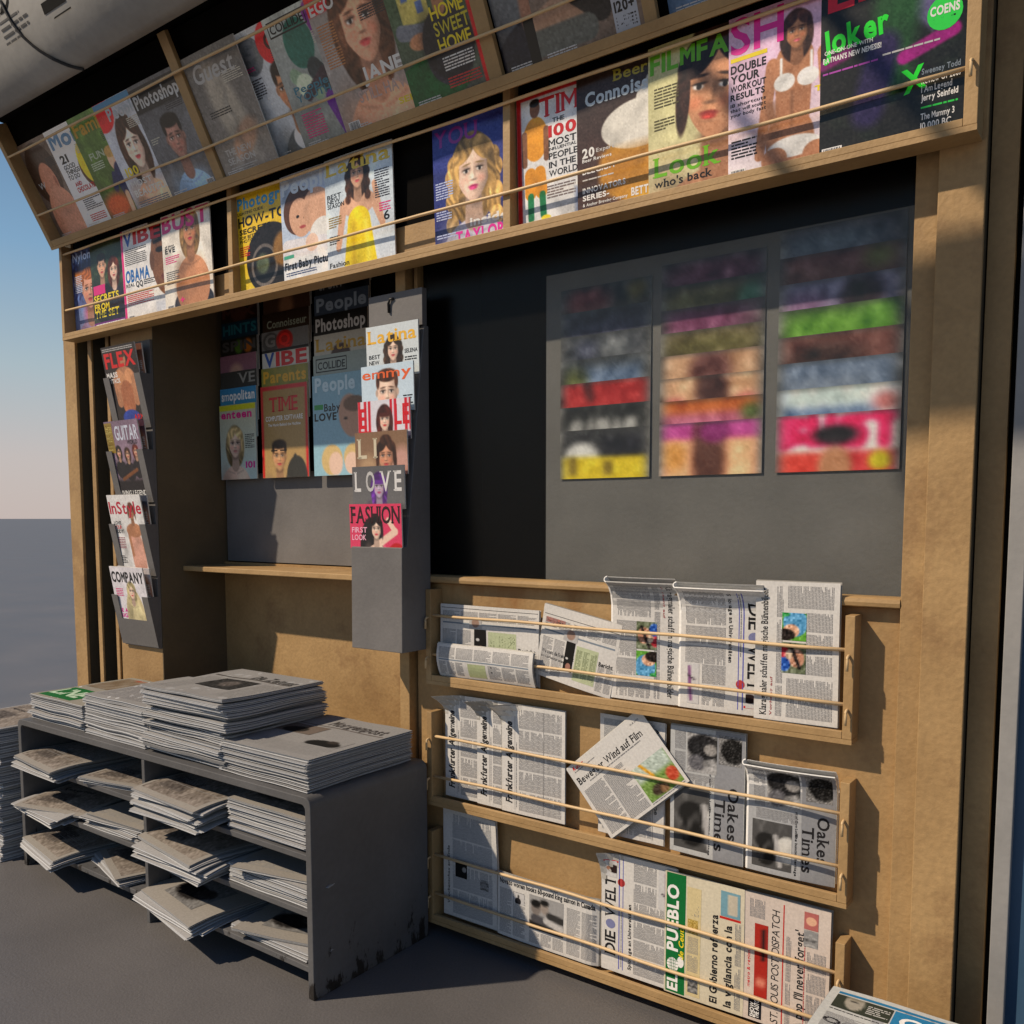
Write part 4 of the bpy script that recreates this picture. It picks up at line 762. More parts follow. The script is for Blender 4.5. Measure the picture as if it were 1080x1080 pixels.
c1 = [("white magazine with pink enteen masthead at the foot of the recess board's left column", sp((.8, .78, .66), (.75, .85, .85), lambda r: r.rec(0, 1.2, 1, 1.3, (.85, .85, .2)), dict(cx=.42, cy=.62, s=.24, skin=SKP, hair=(.8, .7, .5), style='long', lips=(.8, .5, .5)), [('t', 'enteen', .05, .82, .85, .1, (.9, .15, .55), dict(bold=2)), ('g', .7, .4, .25, .2, (.3, .3, .3)), ('t', '101', .7, .15, .25, .08, (.85, .15, .6), dict(bold=2))])),
      ("blue and green magazine with white masthead second from the foot of the left column", sp((.25, .55, .75), (.3, .65, .55), None, None, ttl('smopolitan', WH) )),
      ("dark magazine with grey VE letters in the left column of the recess board", sp((.25, .25, .24), (.3, .3, .3), None, None, [('t', 'VE', .5, .84, .45, .13, (.6, .6, .58), dict(serif=True))])),
      ("pink and grey magazine in the middle of the left recess column", sp((.55, .38, .45), (.6, .45, .5), lambda r: r.ell(.45, .95, .2, .2, (.75, .6, .55), .1))),
      ("dark magazine with green and orange figures in the left recess column", sp((.1, .1, .08), (.15, .12, .1), lambda r: (r.ell(.5, 1.15, .12, .12, (.3, .45, .15), .05), r.ell(.75, 1.15, .12, .12, (.7, .4, .1), .05)), None, ttl('SPIN', (.3, .3, .3)))),
      ("dark teal magazine in the upper part of the left recess column", sp((.05, .2, .28), (.08, .25, .3), None, None, ttl('HINTS', (.15, .45, .5)))),
      ("dark brown magazine second from the top of the left recess column", sp((.18, .08, .06), (.2, .1, .08), lambda r: r.ell(.5, 1.1, .2, .15, (.35, .2, .15), .1), None, ttl('MIX', (.35, .2, .15)))),
      ("maroon magazine at the top of the left recess column", sp((.2, .07, .1), (.22, .08, .12), lambda r: r.ell(.5, 1.05, .15, .2, (.05, .04, .04), .1), None, ttl('HIDE', (.3, .1, .2))))]
c2 = [("red-bordered tan magazine with a man in glasses reading COMPUTER SOFTWARE", sp((.66, .52, .28), (.72, .6, .4), lambda r: (r.rec(0, 0, .05, 1.3, RED), r.rec(.95, 0, 1, 1.3, RED), r.rec(0, 1.24, 1, 1.3, RED), r.cap(.72, .3, .55, .0, .03, (.2, .2, .18)), r.ell(.75, .0, .22, .3, (.2, .2, .18))), dict(cx=.38, cy=.3, s=.2, skin=(.8, .62, .45), hair=(.2, .12, .08), style='short', wear=(.5, .4, .4)), [('t', 'TIME', .18, .72, .62, .15, RED, dict(serif=True)), ('t', 'COMPUTER SOFTWARE', .1, .62, .8, .05, WH), ('t', 'The Magic Behind the Machine', .15, .56, .7, .03, WH), ('r', .2, .29, .14, .012, BL, 2), ('r', .4, .29, .14, .012, BL, 2)])),
      ("yellow and green Parents magazine in the middle recess column", sp((.5, .5, .2), (.45, .55, .25), lambda r: r.clouds((.7, .6, .2), 3, 5), None, ttl('Parents', (.85, .65, .15)))),
      ("white VIBE magazine with blue and red letters in the middle recess column", sp((.8, .8, .78), None, None, None, [('t', 'V', .05, .82, .22, .14, (.1, .3, .65), dict(bold=2)), ('t', 'IBE', .3, .82, .66, .14, RED, dict(bold=2)), ('r', 0, .97, 1, .03, BL)])),
      ("dark magazine with grey G and red Q in the middle recess column", sp((.5, .5, .5), (.15, .15, .15), lambda r: (r.ell(.2, 1.15, .18, .14, (.3, .3, .3)), r.ell(.5, 1.15, .18, .15, (.7, .08, .05))), None, [('t', 'G', .08, .84, .22, .12, (.5, .5, .5), dict(bold=2)), ('t', 'Q', .38, .84, .24, .12, (.9, .1, .05), dict(bold=2))])),
      ("brown Connoisseur magazine in the middle recess column", sp((.2, .13, .08), (.3, .2, .12), None, None, [('t', 'Connoisseur', .1, .84, .85, .08, (.6, .62, .55), dict(serif=True))])),
      ("tan and brown magazine in the upper part of the middle recess column", sp((.3, .2, .14), (.4, .28, .2), lambda r: r.ell(.5, 1.1, .15, .2, (.6, .42, .3), .1))),
      ("black magazine with red letters second from the top of the middle recess column", sp((.06, .05, .05), (.06, .05, .05), None, None, ttl('EDGE', (.55, .08, .08)))),
      ("dark pink magazine with BUST letters at the top of the middle recess column", sp((.35, .1, .15), (.4, .12, .18), None, None, ttl('BUST', (.7, .12, .25))))]
c3 = [("People magazine with a couple and two babies reading Baby LOVE", sp((.55, .72, .8), (.6, .78, .85), lambda r: (r.ell(.72, .75, .22, .28, (.8, .62, .52), .02, 20), r.ell(.78, .9, .2, .1, (.5, .38, .3)), r.ell(.35, .2, .2, .2, (.85, .74, .5)), r.ell(.42, .15, .13, .15, SKP), r.ell(.75, .22, .18, .18, (.85, .74, .5)), r.ell(.72, .15, .13, .14, SKP), r.ell(.62, .72, .03, .015, BL)), None, [('t', 'People', .05, .84, .75, .13, (.8, .9, .95), dict(bold=2)), ('t', 'Baby', .22, .64, .3, .07, BL, dict(bold=1)), ('t', 'LOVE', .03, .55, .42, .07, BL, dict(bold=2)), ('r', .03, .66, .17, .05, (.2, .6, .3))])),
      ("pale magazine with boxed COLLIDE letters in the right recess column", sp((.6, .65, .63), (.62, .67, .65), None, None, [('r', .05, .83, .58, .012, BL), ('r', .05, .955, .58, .012, BL), ('r', .05, .83, .012, .13, BL), ('r', .62, .83, .012, .13, BL), ('t', 'COLLIDE', .09, .86, .51, .07, BL, dict(bold=1))])),
      ("white Latina magazine with yellow letters in the right recess column", sp((.75, .74, .7), None, lambda r: r.ell(.5, 1.02, .18, .15, (.28, .18, .14)), None, [('t', 'Latina', .04, .84, .92, .12, (.75, .6, .2), dict(serif=True))])),
      ("black Photoshop magazine in the right recess column", sp((.08, .08, .08), None, None, None, ttl('Photoshop', (.8, .8, .8)))),
      ("grey-blue People magazine above the Photoshop one in the right recess column", sp((.28, .33, .4), None, None, None, ttl('People', (.62, .68, .75)))),
      ("dark magazine with white SPORT letters in the right recess column", sp((.16, .16, .17), (.2, .2, .2), lambda r: r.ell(.75, 1.15, .2, .12, (.04, .04, .04), .05), None, [('t', 'SPORT', .08, .85, .45, .1, (.6, .6, .6), dict(bold=2))])),
      ("dark violet magazine second from the top of the right recess column", sp((.08, .07, .2), (.1, .08, .22), lambda r: r.ell(.7, 1.1, .15, .15, (.4, .28, .2), .05), None, [('t', 'MAX', .08, .85, .5, .1, (.35, .1, .35), dict(bold=2))])),
      ("dark blue Digital Arts magazine at the top of the right recess column", sp((.05, .07, .16), (.06, .08, .2), None, None, [('t', 'Digital', .05, .84, .55, .11, (.6, .6, .6)), ('t', 'Arts', .62, .84, .34, .11, (.55, .4, .1), dict(bold=2))]))]
for ci, (cc, (a, b)) in enumerate(zip((c1, c2, c3), RC)):
    for k, (lb, s_) in enumerate(cc): stack_cover(ci, k, 8, a, b, lb, GR, s_, z0=1.575, pitch=(0.073, 0.077, 0.081)[ci])

# blurred covers behind the wide window: pane blur and upper-row shade painted in
GW = 'blurred magazines behind the wide window'
def soft(*bands):   # bands from the top of the cover down: (depth, colour)
    def f(r):
        y = r.asp
        for d, c in bands: r.rec(-.2, y - d, 1.2, y + 0.02, c, .05); y -= d
    return f
def edgefade(r, c=(.42, .415, .41), w=.14):
    m = np.minimum(r.X, 1 - r.X) / w; m = 1 - np.clip(m, 0, 1); r.mask(m * m, c)
def ww(*fs):
    def f(r):
        for q in fs: q(r)
        edgefade(r)
    return f
def letters(s, x0, y0, cw, ch, col, rad=.045):
    ST = {'B': [(0, 0, 0, 1), (0, 1, .6, .85), (.6, .85, 0, .5), (0, .5, .65, .25), (.65, .25, 0, 0)], 'U': [(0, 1, 0, .15), (0, .1, .6, .1), (.6, .15, .6, 1)], 'S': [(.6, .95, .1, .9), (.05, .8, .55, .45), (.6, .3, .5, .05), (.5, .05, 0, .05)], 'T': [(.3, 0, .3, 1), (0, 1, .6, 1)], 'o': [(0, .2, .1, .55), (.1, .55, .5, .55), (.5, .55, .5, .05), (.5, .05, 0, .1)], 'i': [(.3, 0, .3, .6)]}
    def f(r):
        for i, chh in enumerate(s):
            for (a, b, c, d) in ST[chh]: r.cap(x0 + (i + a) * cw, y0 + b * ch, x0 + (i + c) * cw, y0 + d * ch, rad, col, .03)
    return f
w1 = [("blurred white and yellow magazine at the foot of the window board's left column", ww(lambda r: (r.ell(.25, 1.0, .2, .16, (.85, .85, .85), .08), r.rec(.5, .9, .9, 1.2, (.1, .1, .14), .1), r.rec(-.1, -.1, 1.1, 1.0, (.85, .75, .12), .05), r.rec(.1, .8, .2, 1.0, (.5, .42, .1), .05), r.rec(.5, .8, .6, .95, (.5, .42, .1), .05))), (.12, .12, .13)),
      ("blurred black magazine with grey lettering in the window board's left column", ww(letters('oioio', .15, 1.0, .15, .22, (.62, .62, .62))), (.09, .09, .09)),
      ("blurred red and white magazine in the window board's left column", ww(soft((.3, (.75, .12, .12)), (.3, (.85, .8, .78))), lambda r: (r.cap(.3, 1.3, .35, 1.15, .05, (.4, .1, .1)), )), (.85, .8, .78)),
      ("blurred slate magazine with pale blue patch in the window board's left column", ww(lambda r: (r.rec(.3, 1.0, .9, 1.2, (.42, .52, .68), .1), r.ell(.15, 1.05, .15, .15, (.42, .45, .2), .15))), (.2, .22, .25)),
      ("blurred mottled grey magazine in the window board's left column", ww(lambda r: (r.ell(.6, 1.15, .15, .1, (.5, .52, .55), .1), r.ell(.3, 1.15, .12, .1, (.28, .3, .42), .1))), (.2, .21, .24)),
      ("blurred navy magazine near the top of the window board's left column", ww(lambda r: r.ell(.5, 1.1, .4, .1, (.25, .24, .38), .1)), (.13, .13, .2)),
      ("blurred dark red magazine at the top of the window board's left column", ww(lambda r: (r.ell(.3, 1.15, .25, .15, (.6, .18, .2), .12), r.ell(.85, 1.2, .1, .1, (.5, .42, .1), .1))), (.12, .1, .1))]
w2 = [("blurred tan magazine with dark figure at the foot of the window board's middle column", ww(lambda r: (r.rec(-.1, 1.12, 1.1, 1.4, (.75, .28, .6), .06), r.ell(.5, .95, .16, .6, (.35, .2, .16), .1), r.ell(.15, .95, .12, .15, (.85, .6, .3), .1), r.ell(.55, 1.2, .15, .12, (.5, .12, .4), .06))), (.78, .56, .42)),
      ("blurred orange-topped magazine in the window board's middle column", ww(lambda r: (r.rec(-.1, 1.17, 1.1, 1.4, (.78, .38, .12), .06), r.ell(.9, 1.15, .1, .08, (.3, .4, .15), .08))), (.6, .3, .4)),
      ("blurred tan magazine with a brown-haired head in the window board's middle column", ww(lambda r: (r.ell(.52, 1.1, .16, .4, (.3, .15, .13), .1), r.ell(.15, 1.0, .12, .1, (.8, .3, .32), .08), r.ell(.85, 1.0, .12, .1, (.8, .3, .32), .08), r.ell(.2, .95, .06, .05, (.9, .8, .8), .05))), (.76, .58, .44)),
      ("blurred sandy magazine above the brown-haired one in the window board's middle column", ww(lambda r: r.ell(.5, 1.1, .2, .25, (.42, .2, .18), .12)), (.70, .52, .38)),
      ("blurred olive magazine in the window board's middle column", ww(lambda r: r.ell(.5, 1.15, .5, .1, (.48, .44, .18), .1)), (.38, .32, .2)),
      ("blurred magenta magazine in the window board's middle column", ww(lambda r: r.ell(.4, 1.15, .4, .12, (.6, .22, .45), .1)), (.32, .2, .25)),
      ("blurred magazine with olive band and green spot in the window board's middle column", ww(lambda r: (r.ell(.4, 1.15, .5, .1, (.45, .42, .15), .1), r.ell(.9, 1.1, .15, .15, (.2, .55, .4), .1))), (.3, .25, .2)),
      ("blurred pink magazine at the top of the window board's middle column", ww(lambda r: r.ell(.5, 1.15, .5, .12, (.55, .2, .36), .12)), (.26, .16, .2))]
w3 = [("blurred white magazine with large pink BUST letters behind the window", ww(letters('BUST', .06, 1.02, .25, .24, (.88, .12, .38), .055), lambda r: (r.rec(-.1, .7, .45, .95, (.85, .25, .2), .06), r.rec(.55, .7, 1.1, .95, (.8, .2, .22), .06), r.ell(.5, .8, .14, .2, SK2, .05), r.ell(.5, 1.1, .18, .09, (.1, .08, .1), .05), r.ell(.85, .85, .09, .09, (.8, .75, .15), .04))), (.86, .83, .82)),
      ("blurred pale blue magazine above the pink-lettered one in the window board's right column", ww(letters('oioioi', .1, .95, .13, .25, (.35, .45, .62)), lambda r: r.ell(.9, 1.15, .12, .08, (.75, .4, .4), .06)), (.66, .72, .8)),
      ("blurred blue-grey magazine in the window board's right column", ww(letters('ioioi', .1, 1.0, .14, .2, (.5, .56, .66))), (.32, .38, .48)),
      ("blurred brown magazine in the window board's right column", ww(lambda r: r.ell(.4, 1.1, .3, .12, (.25, .13, .1), .1)), (.38, .2, .17)),
      ("blurred lime green magazine in the window board's right column", ww(lambda r: (r.ell(.4, 1.12, .45, .12, (.42, .72, .12), .08), r.ell(.85, 1.15, .2, .15, (.35, .65, .1), .08))), (.25, .4, .12)),
      ("blurred lavender magazine with dark head in the window board's right column", ww(lambda r: (r.ell(.68, 1.1, .16, .2, (.2, .1, .14), .1), r.ell(.2, 1.1, .2, .1, (.55, .35, .58), .1))), (.42, .4, .55)),
      ("blurred reddish brown magazine near the top of the window board's right column", ww(lambda r: r.ell(.8, 1.2, .12, .1, (.5, .5, .15), .1)), (.4, .18, .17)),
      ("blurred dusty blue magazine at the top of the window board's right column", ww(lambda r: r.ell(.4, 1.15, .5, .12, (.42, .5, .62), .12)), (.25, .2, .26))]
for ci, (cc, (a, b)) in enumerate(zip((w1, w2, w3), WC)):
    for k, (lb, f, bgc) in enumerate(cc):
        h = 0.20 + 0.0 * k
        asp = h / (b - a) * 1.0
        r = Ras(44, 57, 1.3, tuple(min(1, c * 1.25 + .02) for c in bgc)); f(r); dm = max(.8, 1.12 - .04 * k); gm_ = r.a.mean(2, keepdims=True); sat = max(.65, 1.0 - .05 * k); r.a = np.clip((gm_ + (r.a - gm_) * sat) * dm, 0, 1); r.noise(.04 if k == 0 else .09, k + ci * 10, 3); r.blur(2 if k == 0 else 4); r.noise(.02, k)  # upper rows coloured greyer and dimmer, as in shade
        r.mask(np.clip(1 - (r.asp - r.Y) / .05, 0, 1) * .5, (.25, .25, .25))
        pit = (0.070, 0.063, 0.067)[ci]; hh = 0.17 if k == 0 else 0.15; full = (b - a) * 1.3
        nrow = int(round(57 * hh / full)); arr = r.a[:nrow]
        hgt = (0.145 if k == 0 else 0.14)
        zt = 1.520 + 0.145 + k * pit
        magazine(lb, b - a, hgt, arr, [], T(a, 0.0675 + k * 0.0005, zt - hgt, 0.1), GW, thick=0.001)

# ------------------------------------------------------------------ covers in the hung grey holder
GH = 'magazines stepped down the hung grey holder'
def hm(i, label, ytop, ztop, h, bgc, bg2=None, pic=None, who=None, marks=None, w=0.235, dx=0.0):
    full = w * 1.32; asp = 1.32; r = Ras(84, 111, asp, bgc, bg2)
    if pic: pic(r)
    if who: person(r, **who)
    r.noise(.012, i); a = r.a[:max(4, int(111 * h / full))]; mk = []
    for m in marks or []:
        if m[0] == 't':
            o = m[7] if len(m) > 7 else {}; mk += text(m[1], m[2] * w, m[3] * full - (full - h), m[4] * w, m[5] * full, m[6], **o)
        elif m[0] == 'g': mk += greek(m[1] * w, m[2] * full - (full - h), m[3] * w, m[4] * full, .008, m[5], seed=i)
        elif m[0] == 'r': mk += rect(m[1] * w, m[2] * full - (full - h), m[3] * w, m[4] * full, m[5])
    mk = [q for q in mk if q[0][:, 1].min() > .002]
    magazine(label, w, h, a, mk, T(-2.180 + dx, ytop, ztop - h, 1.5), GH)
hm(0, "white Latina magazine with a wavy-haired woman at the top of the hung grey holder", -0.075, 2.035, 0.17, (.82, .86, .88), who=dict(cx=.52, cy=.98, s=.15, skin=SKP, hair=(.26, .19, .14), style='wavy', wear=SKP),
   marks=[('t', 'Latina', .04, .82, .92, .13, (.93, .72, .2), dict(serif=True)), ('g', .03, .98, .94, .01, BL), ('t', 'BEST', .05, .66, .22, .04, BL), ('t', 'NEW', .05, .6, .2, .04, BL), ('g', .05, .5, .22, .08, BL), ('t', 'SELENA', .74, .68, .24, .04, BL), ('g', .74, .55, .22, .1, BL)])
hm(1, "white emmy magazine with orange letters and a close-up man in the hung holder", -0.100, 1.902, 0.155, (.78, .86, .92), who=dict(cx=.5, cy=.94, s=.27, skin=SKP, hair=(.36, .2, .12), style='short', wear=WH),
   marks=[('t', 'emmy', .02, .86, .94, .1, (.90, .40, .18), dict(bold=1)), ('g', .03, .5, .2, .12, (.4, .5, .6)), ('g', .8, .55, .18, .12, BL)])
hm(2, "red and white magazine of a woman with a brown fringe in the hung holder", -0.118, 1.785, 0.13, (.86, .86, .9), pic=lambda r: [r.rec(x, .9, x + .05, 1.4, (.8, .06, .15)) for x in (.0, .12, .2, .62, .7, .9, .98)] + [r.ell(.1, .8, .3, .12, (.8, .06, .15)), r.ell(.95, .78, .2, .1, (.3, .3, .4))], who=dict(cx=.52, cy=1.06, s=.15, skin=SKP, hair=(.33, .12, .08), style='fringe', wear=(.5, .06, .1), lips=(.8, .2, .2)),
   marks=[('t', 'E', .04, .72, .12, .2, (.82, .05, .12), dict(bold=1)), ('t', 'LE', .72, .74, .26, .2, (.82, .05, .12), dict(bold=1))])
hm(3, "tan magazine of a dark-haired woman with pale LI letters in the hung holder", -0.133, 1.682, 0.14, (.52, .40, .30), bg2=(.62, .50, .40), pic=lambda r: (r.ell(.9, .8, .2, .3, (.78, .6, .55), .1), r.ell(.25, .7, .2, .3, (.7, .58, .45), .1)), who=dict(cx=.60, cy=.98, s=.20, skin=(.8, .58, .46), hair=(.26, .15, .1), style='bun', wear=(.7, .5, .4)),
   marks=[('t', 'L I', .06, .73, .36, .2, (.82, .78, .68), dict(serif=True))])
hm(4, "grey LOVE magazine of a woman with long purple hair in the hung holder", -0.148, 1.570, 0.14, (.36, .36, .37), bg2=(.5, .5, .5), who=dict(cx=.52, cy=1.04, s=.15, skin=(.75, .68, .78), hair=(.42, .18, .62), style='fringe', wear=(.25, .1, .4), lips=(.7, .2, .4)),
   marks=[('t', 'L', .05, .74, .12, .2, (.85, .85, .85), dict(serif=True)), ('t', 'O', .27, .74, .17, .2, (.75, .75, .75)), ('t', 'V', .56, .74, .18, .2, (.85, .85, .85), dict(serif=True)), ('t', 'E', .82, .74, .13, .2, (.85, .85, .85), dict(serif=True))])
hm(5, "pink FASHION magazine, lowest and fully visible in the hung grey holder", -0.163, 1.447, 0.145, (.85, .22, .38), bg2=(.88, .25, .42), pic=lambda r: (r.ell(.42, .72, .22, .42, (.06, .05, .07)), r.ell(.55, .45, .2, .3, (.7, .85, .25)), r.cap(.6, .8, .88, .95, .05, SKP), r.cap(.88, .95, .75, 1.1, .04, SKP), r.ell(.9, .55, .2, .25, (.75, .05, .1))), who=dict(cx=.52, cy=.98, s=.13, skin=SKP, hair=(.06, .05, .07), style='bun', wear=SKP, lips=(.8, .1, .2)),
   marks=[('t', 'FASHION', .03, .80, .94, .17, (.15, .02, .05), dict(serif=True, bold=1)), ('t', 'FIRST', .04, .70, .3, .055, (.95, .7, .8)), ('t', 'LOOK', .04, .62, .28, .055, (.95, .7, .8)), ('t', 'AT FALL', .04, .54, .34, .055, (.95, .7, .8)), ('g', .7, .48, .24, .14, WH)])

# ------------------------------------------------------------------ covers in the four-pocket holder
GL = 'magazines in the four-pocket holder'
lw = 0.262
def lmg(i, label, z, marks, who=None, pic=None, bgc=WH, bg2=None, dx=0.0, dy=0.0, h=0.345, back=False, w=None):
    w = w or lw; p, m = cover(w, h, pic, bgc, bg2, marks, who=who, res=76, seed=i + 70)
    magazine(label, w, h, p, m, T(-3.788 + dx, -0.0475 + dy - 0.003, z + 0.012, 9.5 if not back else 7.5, 1.2 if back else 0), GL)
DK = (.12, .1, .12)
for z, lb, c in ((LZ[3], "dark magazine peeking out behind the FLEX magazine in the top pocket", (.45, .3, .25)), (LZ[2], "plum magazine peeking out behind the guitar magazine", (.3, .2, .25)), (LZ[1], "blue-grey magazine peeking out behind the InStyle magazine", (.25, .28, .35)), (LZ[0], "pale magazine peeking out behind the COMPANY magazine", (.75, .73, .75))):
    lmg(9, lb, z, [('g', .7, .5, .25, .3, WH)], bgc=c, pic=lambda r: r.ell(.85, .9, .2, .3, (.7, .5, .4), .1), dx=0.018, dy=0.012, back=True, w=0.25)
lmg(0, "bodybuilding magazine with red FLEX letters, top pocket of the left holder", LZ[3], [('t', 'FLEX', .05, .74, .9, .17, (.85, .12, .12), dict(bold=2)), ('t', 'MASS', .04, .62, .32, .06, WH, dict(bold=2)), ('t', 'ATTACK', .04, .55, .38, .05, WH, dict(bold=2)), ('g', .03, .93, .9, .05, (.7, .7, .7)), ('t', 'ARMS', .62, .08, .34, .06, (.8, .1, .1), dict(bold=2))], bgc=(.16, .13, .12),
    pic=lambda r: (r.ell(.55, .75, .32, .22, SK2), r.ell(.42, .8, .13, .12, (.85, .6, .42)), r.ell(.68, .8, .13, .12, (.85, .6, .42)), r.ell(.55, .45, .2, .3, (.68, .42, .28)), r.cap(.28, .75, .3, .4, .08, SK2), r.cap(.82, .75, .8, .4, .08, SK2), r.ell(.55, .15, .25, .12, (.15, .25, .6)), r.ell(.57, 1.08, .1, .13, SK2), r.ell(.57, 1.16, .1, .06, (.3, .2, .15))))
lmg(1, "guitar magazine with white masthead and three long-haired players", LZ[2], [('t', 'GUITAR', .28, .76, .68, .17, (.82, .85, .92), dict(bold=1)), ('t', 'LIVING LEGENDS', .12, .06, .84, .06, WH, dict(bold=1)), ('r', .0, .6, .22, .38, (.6, .5, .2)), ('g', .02, .62, .18, .34, (.9, .85, .5)), ('t', 'WORLD', .6, .7, .3, .05, BL)], bgc=(.5, .42, .5), bg2=(.7, .6, .68),
    pic=lambda r: [person(r, x, y, .085, SK, hc, 'long', DK) for x, y, hc in ((.3, .8, (.1, .07, .06)), (.55, .76, (.25, .15, .1)), (.8, .8, (.5, .15, .1)))] + [r.rec(0, 0, 1, .35, (.1, .07, .08), .1), r.cap(.3, .35, .75, .5, .03, (.5, .3, .15))])
lmg(2, "white InStyle magazine of a woman in a strapless peach dress", LZ[1], [('t', 'InStyle', .02, .76, .95, .15, (.75, .1, .22), dict(bold=1)), ('t', 'LOVE', .08, .62, .22, .045, BL), ('t', 'YOUR', .08, .565, .22, .045, RED), ('t', 'BODY!', .08, .51, .26, .045, BL, dict(bold=2)), ('g', .08, .3, .25, .16, (.6, .3, .35)), ('g', .08, .1, .2, .12, BL)], bgc=(.9, .9, .9),
    who=dict(cx=.66, cy=1.02, s=.115, skin=SK2, hair=(.4, .22, .14), style='bun', wear=SK2, body=False), pic=lambda r: (r.ell(.66, .28, .2, .5, (.88, .66, .58)), r.ell(.66, .72, .23, .12, SK2), r.cap(.48, .7, .5, .3, .035, SK2), r.cap(.87, .7, .87, .35, .035, SK2)))
lmg(3, "white COMPANY magazine of a woman with long platinum hair, lowest pocket", LZ[0], [('t', 'COMPANY', .02, .8, .96, .13, BL, dict(bold=2)), ('t', 'BE A', .08, .4, .25, .05, (.85, .15, .6), dict(bold=2)), ('t', 'BIG', .08, .33, .22, .05, (.85, .15, .6), dict(bold=2)), ('t', 'BODY', .4, .24, .42, .055, (.85, .1, .55), dict(bold=2)), ('t', 'HERO', .12, .2, .26, .05, (.85, .15, .6), dict(bold=2)), ('g', .08, .6, .22, .12, PINK)], bgc=(.88, .87, .9), bg2=(.93, .92, .95),
    who=dict(cx=.56, cy=.9, s=.13, skin=SKP, hair=(.86, .80, .58), style='long', wear=(.85, .8, .62)), pic=lambda r: (r.ell(.58, .4, .28, .55, (.84, .78, .6))))

# ------------------------------------------------------------------ newspapers
INK = (.13, .13, .14); GI = (.50, .50, .51); PAPER = (.83, .825, .81)
def photo(x, y, w, h, fn, n=26, layer=2):
    asp = h / w; r = Ras(n, max(4, int(n * asp)), asp, (.5, .5, .5)); fn(r); a = r.a; ny, nx = a.shape[:2]
    X, Y = np.meshgrid(np.linspace(x, x + w, nx), np.linspace(y + h, y, ny))
    return [(np.stack([X.ravel(), Y.ravel()], 1), [tuple(q) for q in gridf(nx, ny).tolist()], a.reshape(-1, 3), layer)]
def columns(x, y, w, h, n, lh=.0035, seed=0, col=GI, gap=.006):
    cw = (w - gap * (n - 1)) / n; m = []
    for i in range(n): m += greek(x + i * (cw + gap), y, cw, h, lh, col, .5, seed * 17 + i)
    return m
def turn(marks, pw, ph, how):
    o = []
    for v, f, c, l in marks:
        v = np.asarray(v, float)
        if how == 'up': v = np.stack([ph - v[:, 1], v[:, 0]], 1)      # reads bottom to top, page head on the left
        elif how == 'down': v = np.stack([v[:, 1], pw - v[:, 0]], 1)  # reads top to bottom, page head on the right
        o.append((v, f, c, l))
    return o
def paper(label, w, h, marks, M, thick=.008, bend=None, layers=4, base=PAPER, group='newspapers in the racks under the window', seed=0, nb=(9, 13), name='newspaper', edge=(.78, .77, .74)):
    f = f_wall
    if bend:
        def f(x, y, d):
            return np.stack([x, -d - bend(x, y), y], 1)
    me = mesh_of(sheet_parts(w, h, None, clip(marks, w, h), f=f, thick=thick, edge=edge, base=base, nb=nb, layers=layers, seed=seed, step=.00035), name, NEWS)
    o = link(name, me); o.matrix_world = M
    return tag(o, label, 'newspaper', group)
def wave(a=.003, b=1.0):
    return lambda x, y: a * np.sin(x * 17 + b) * np.sin(y * 11 + b * 2)
def bw(seed, dark=.12):
    def f(r):
        r.a[:] = .55; r.clouds((dark, dark, dark), seed, 4, .9); r.clouds((.85, .85, .83), seed + 1, 5, .6)
    return f
def twofaces(r):
    r.a[:] = .62; r.rec(0, 0, 2, .22, (.12, .12, .12)); r.ell(.2, .55, .14, .18, (.5, .47, .45)); r.ell(.2, .68, .15, .1, (.08, .08, .08)); r.ell(.45, .62, .12, .16, (.6, .56, .53)); r.ell(.45, .75, .13, .08, (.1, .1, .1)); r.cap(.15, .3, .6, .25, .1, (.3, .3, .32)); r.cap(.6, .45, .98, .4, .09, (.2, .2, .2)); r.cap(.5, .3, .95, .18, .08, (.75, .75, .75))
ZR1, ZR2, ZR3 = 0.8538 + .0315, 0.4442 + .0315, 0.035 + .0315
YF = -.028
# top rack
def pageA(w, h, s):
    return (rect(.004, h - .012, w - .008, .0015, INK) + columns(.01, h - .05, w - .02, .03, 5, seed=s) + rect(.01, h - .062, w - .02, .005, (.5, .55, .6)) + photo(.31 * w, h - .075, .05, .035, lambda r: (r.a.fill(.7), r.ell(.5, .4, .3, .3, (.6, .5, .45))))
            + columns(.01, .01, .3 * w, h - .09, 2, seed=s + 1) + photo(.36 * w, h - .165, .12 * w, .09, lambda r: (r.a.fill(.1), r.ell(.55, .45, .28, .35, (.62, .45, .4)), r.ell(.3, 1.2, .15, .1, (.8, .8, .8))))
            + rect(.5 * w, .02, .28 * w, h - .1, (.72, .76, .62)) + columns(.5 * w + .003, .03, .28 * w - .006, h - .12, 3, seed=s + 2, col=(.38, .42, .3)) + text('Bericht', .8 * w, h * .42, .17 * w, .012, INK, bold=2) + columns(.8 * w, .01, .18 * w, h * .38, 2, seed=s + 4))
paper("folded newspaper standing at the left end of the top rack behind a smaller one", .395, .235, pageA(.395, .235, 1), T(-1.905, YF + .002, ZR1, 0, 0), bend=wave(.004, .5), seed=1)
mk = columns(.01, .065, .36, .035, 5, seed=9) + rect(.01, .058, .36, .004, (.5, .55, .6)) + columns(.01, .006, .1, .048, 3, seed=10) + rect(.13, .008, .07, .045, (.68, .72, .55)) + columns(.21, .006, .16, .048, 3, seed=12) + text('I', .22, .03, .006, .02, INK)
paper("small folded newspaper in front at the left end of the top rack", .385, .108, mk, T(-1.895, YF - .014, ZR1, 6, 0), thick=.01, bend=lambda x, y: .012 * np.sin(np.pi * y / .11) + .002 * np.sin(x * 20), seed=2, layers=5)
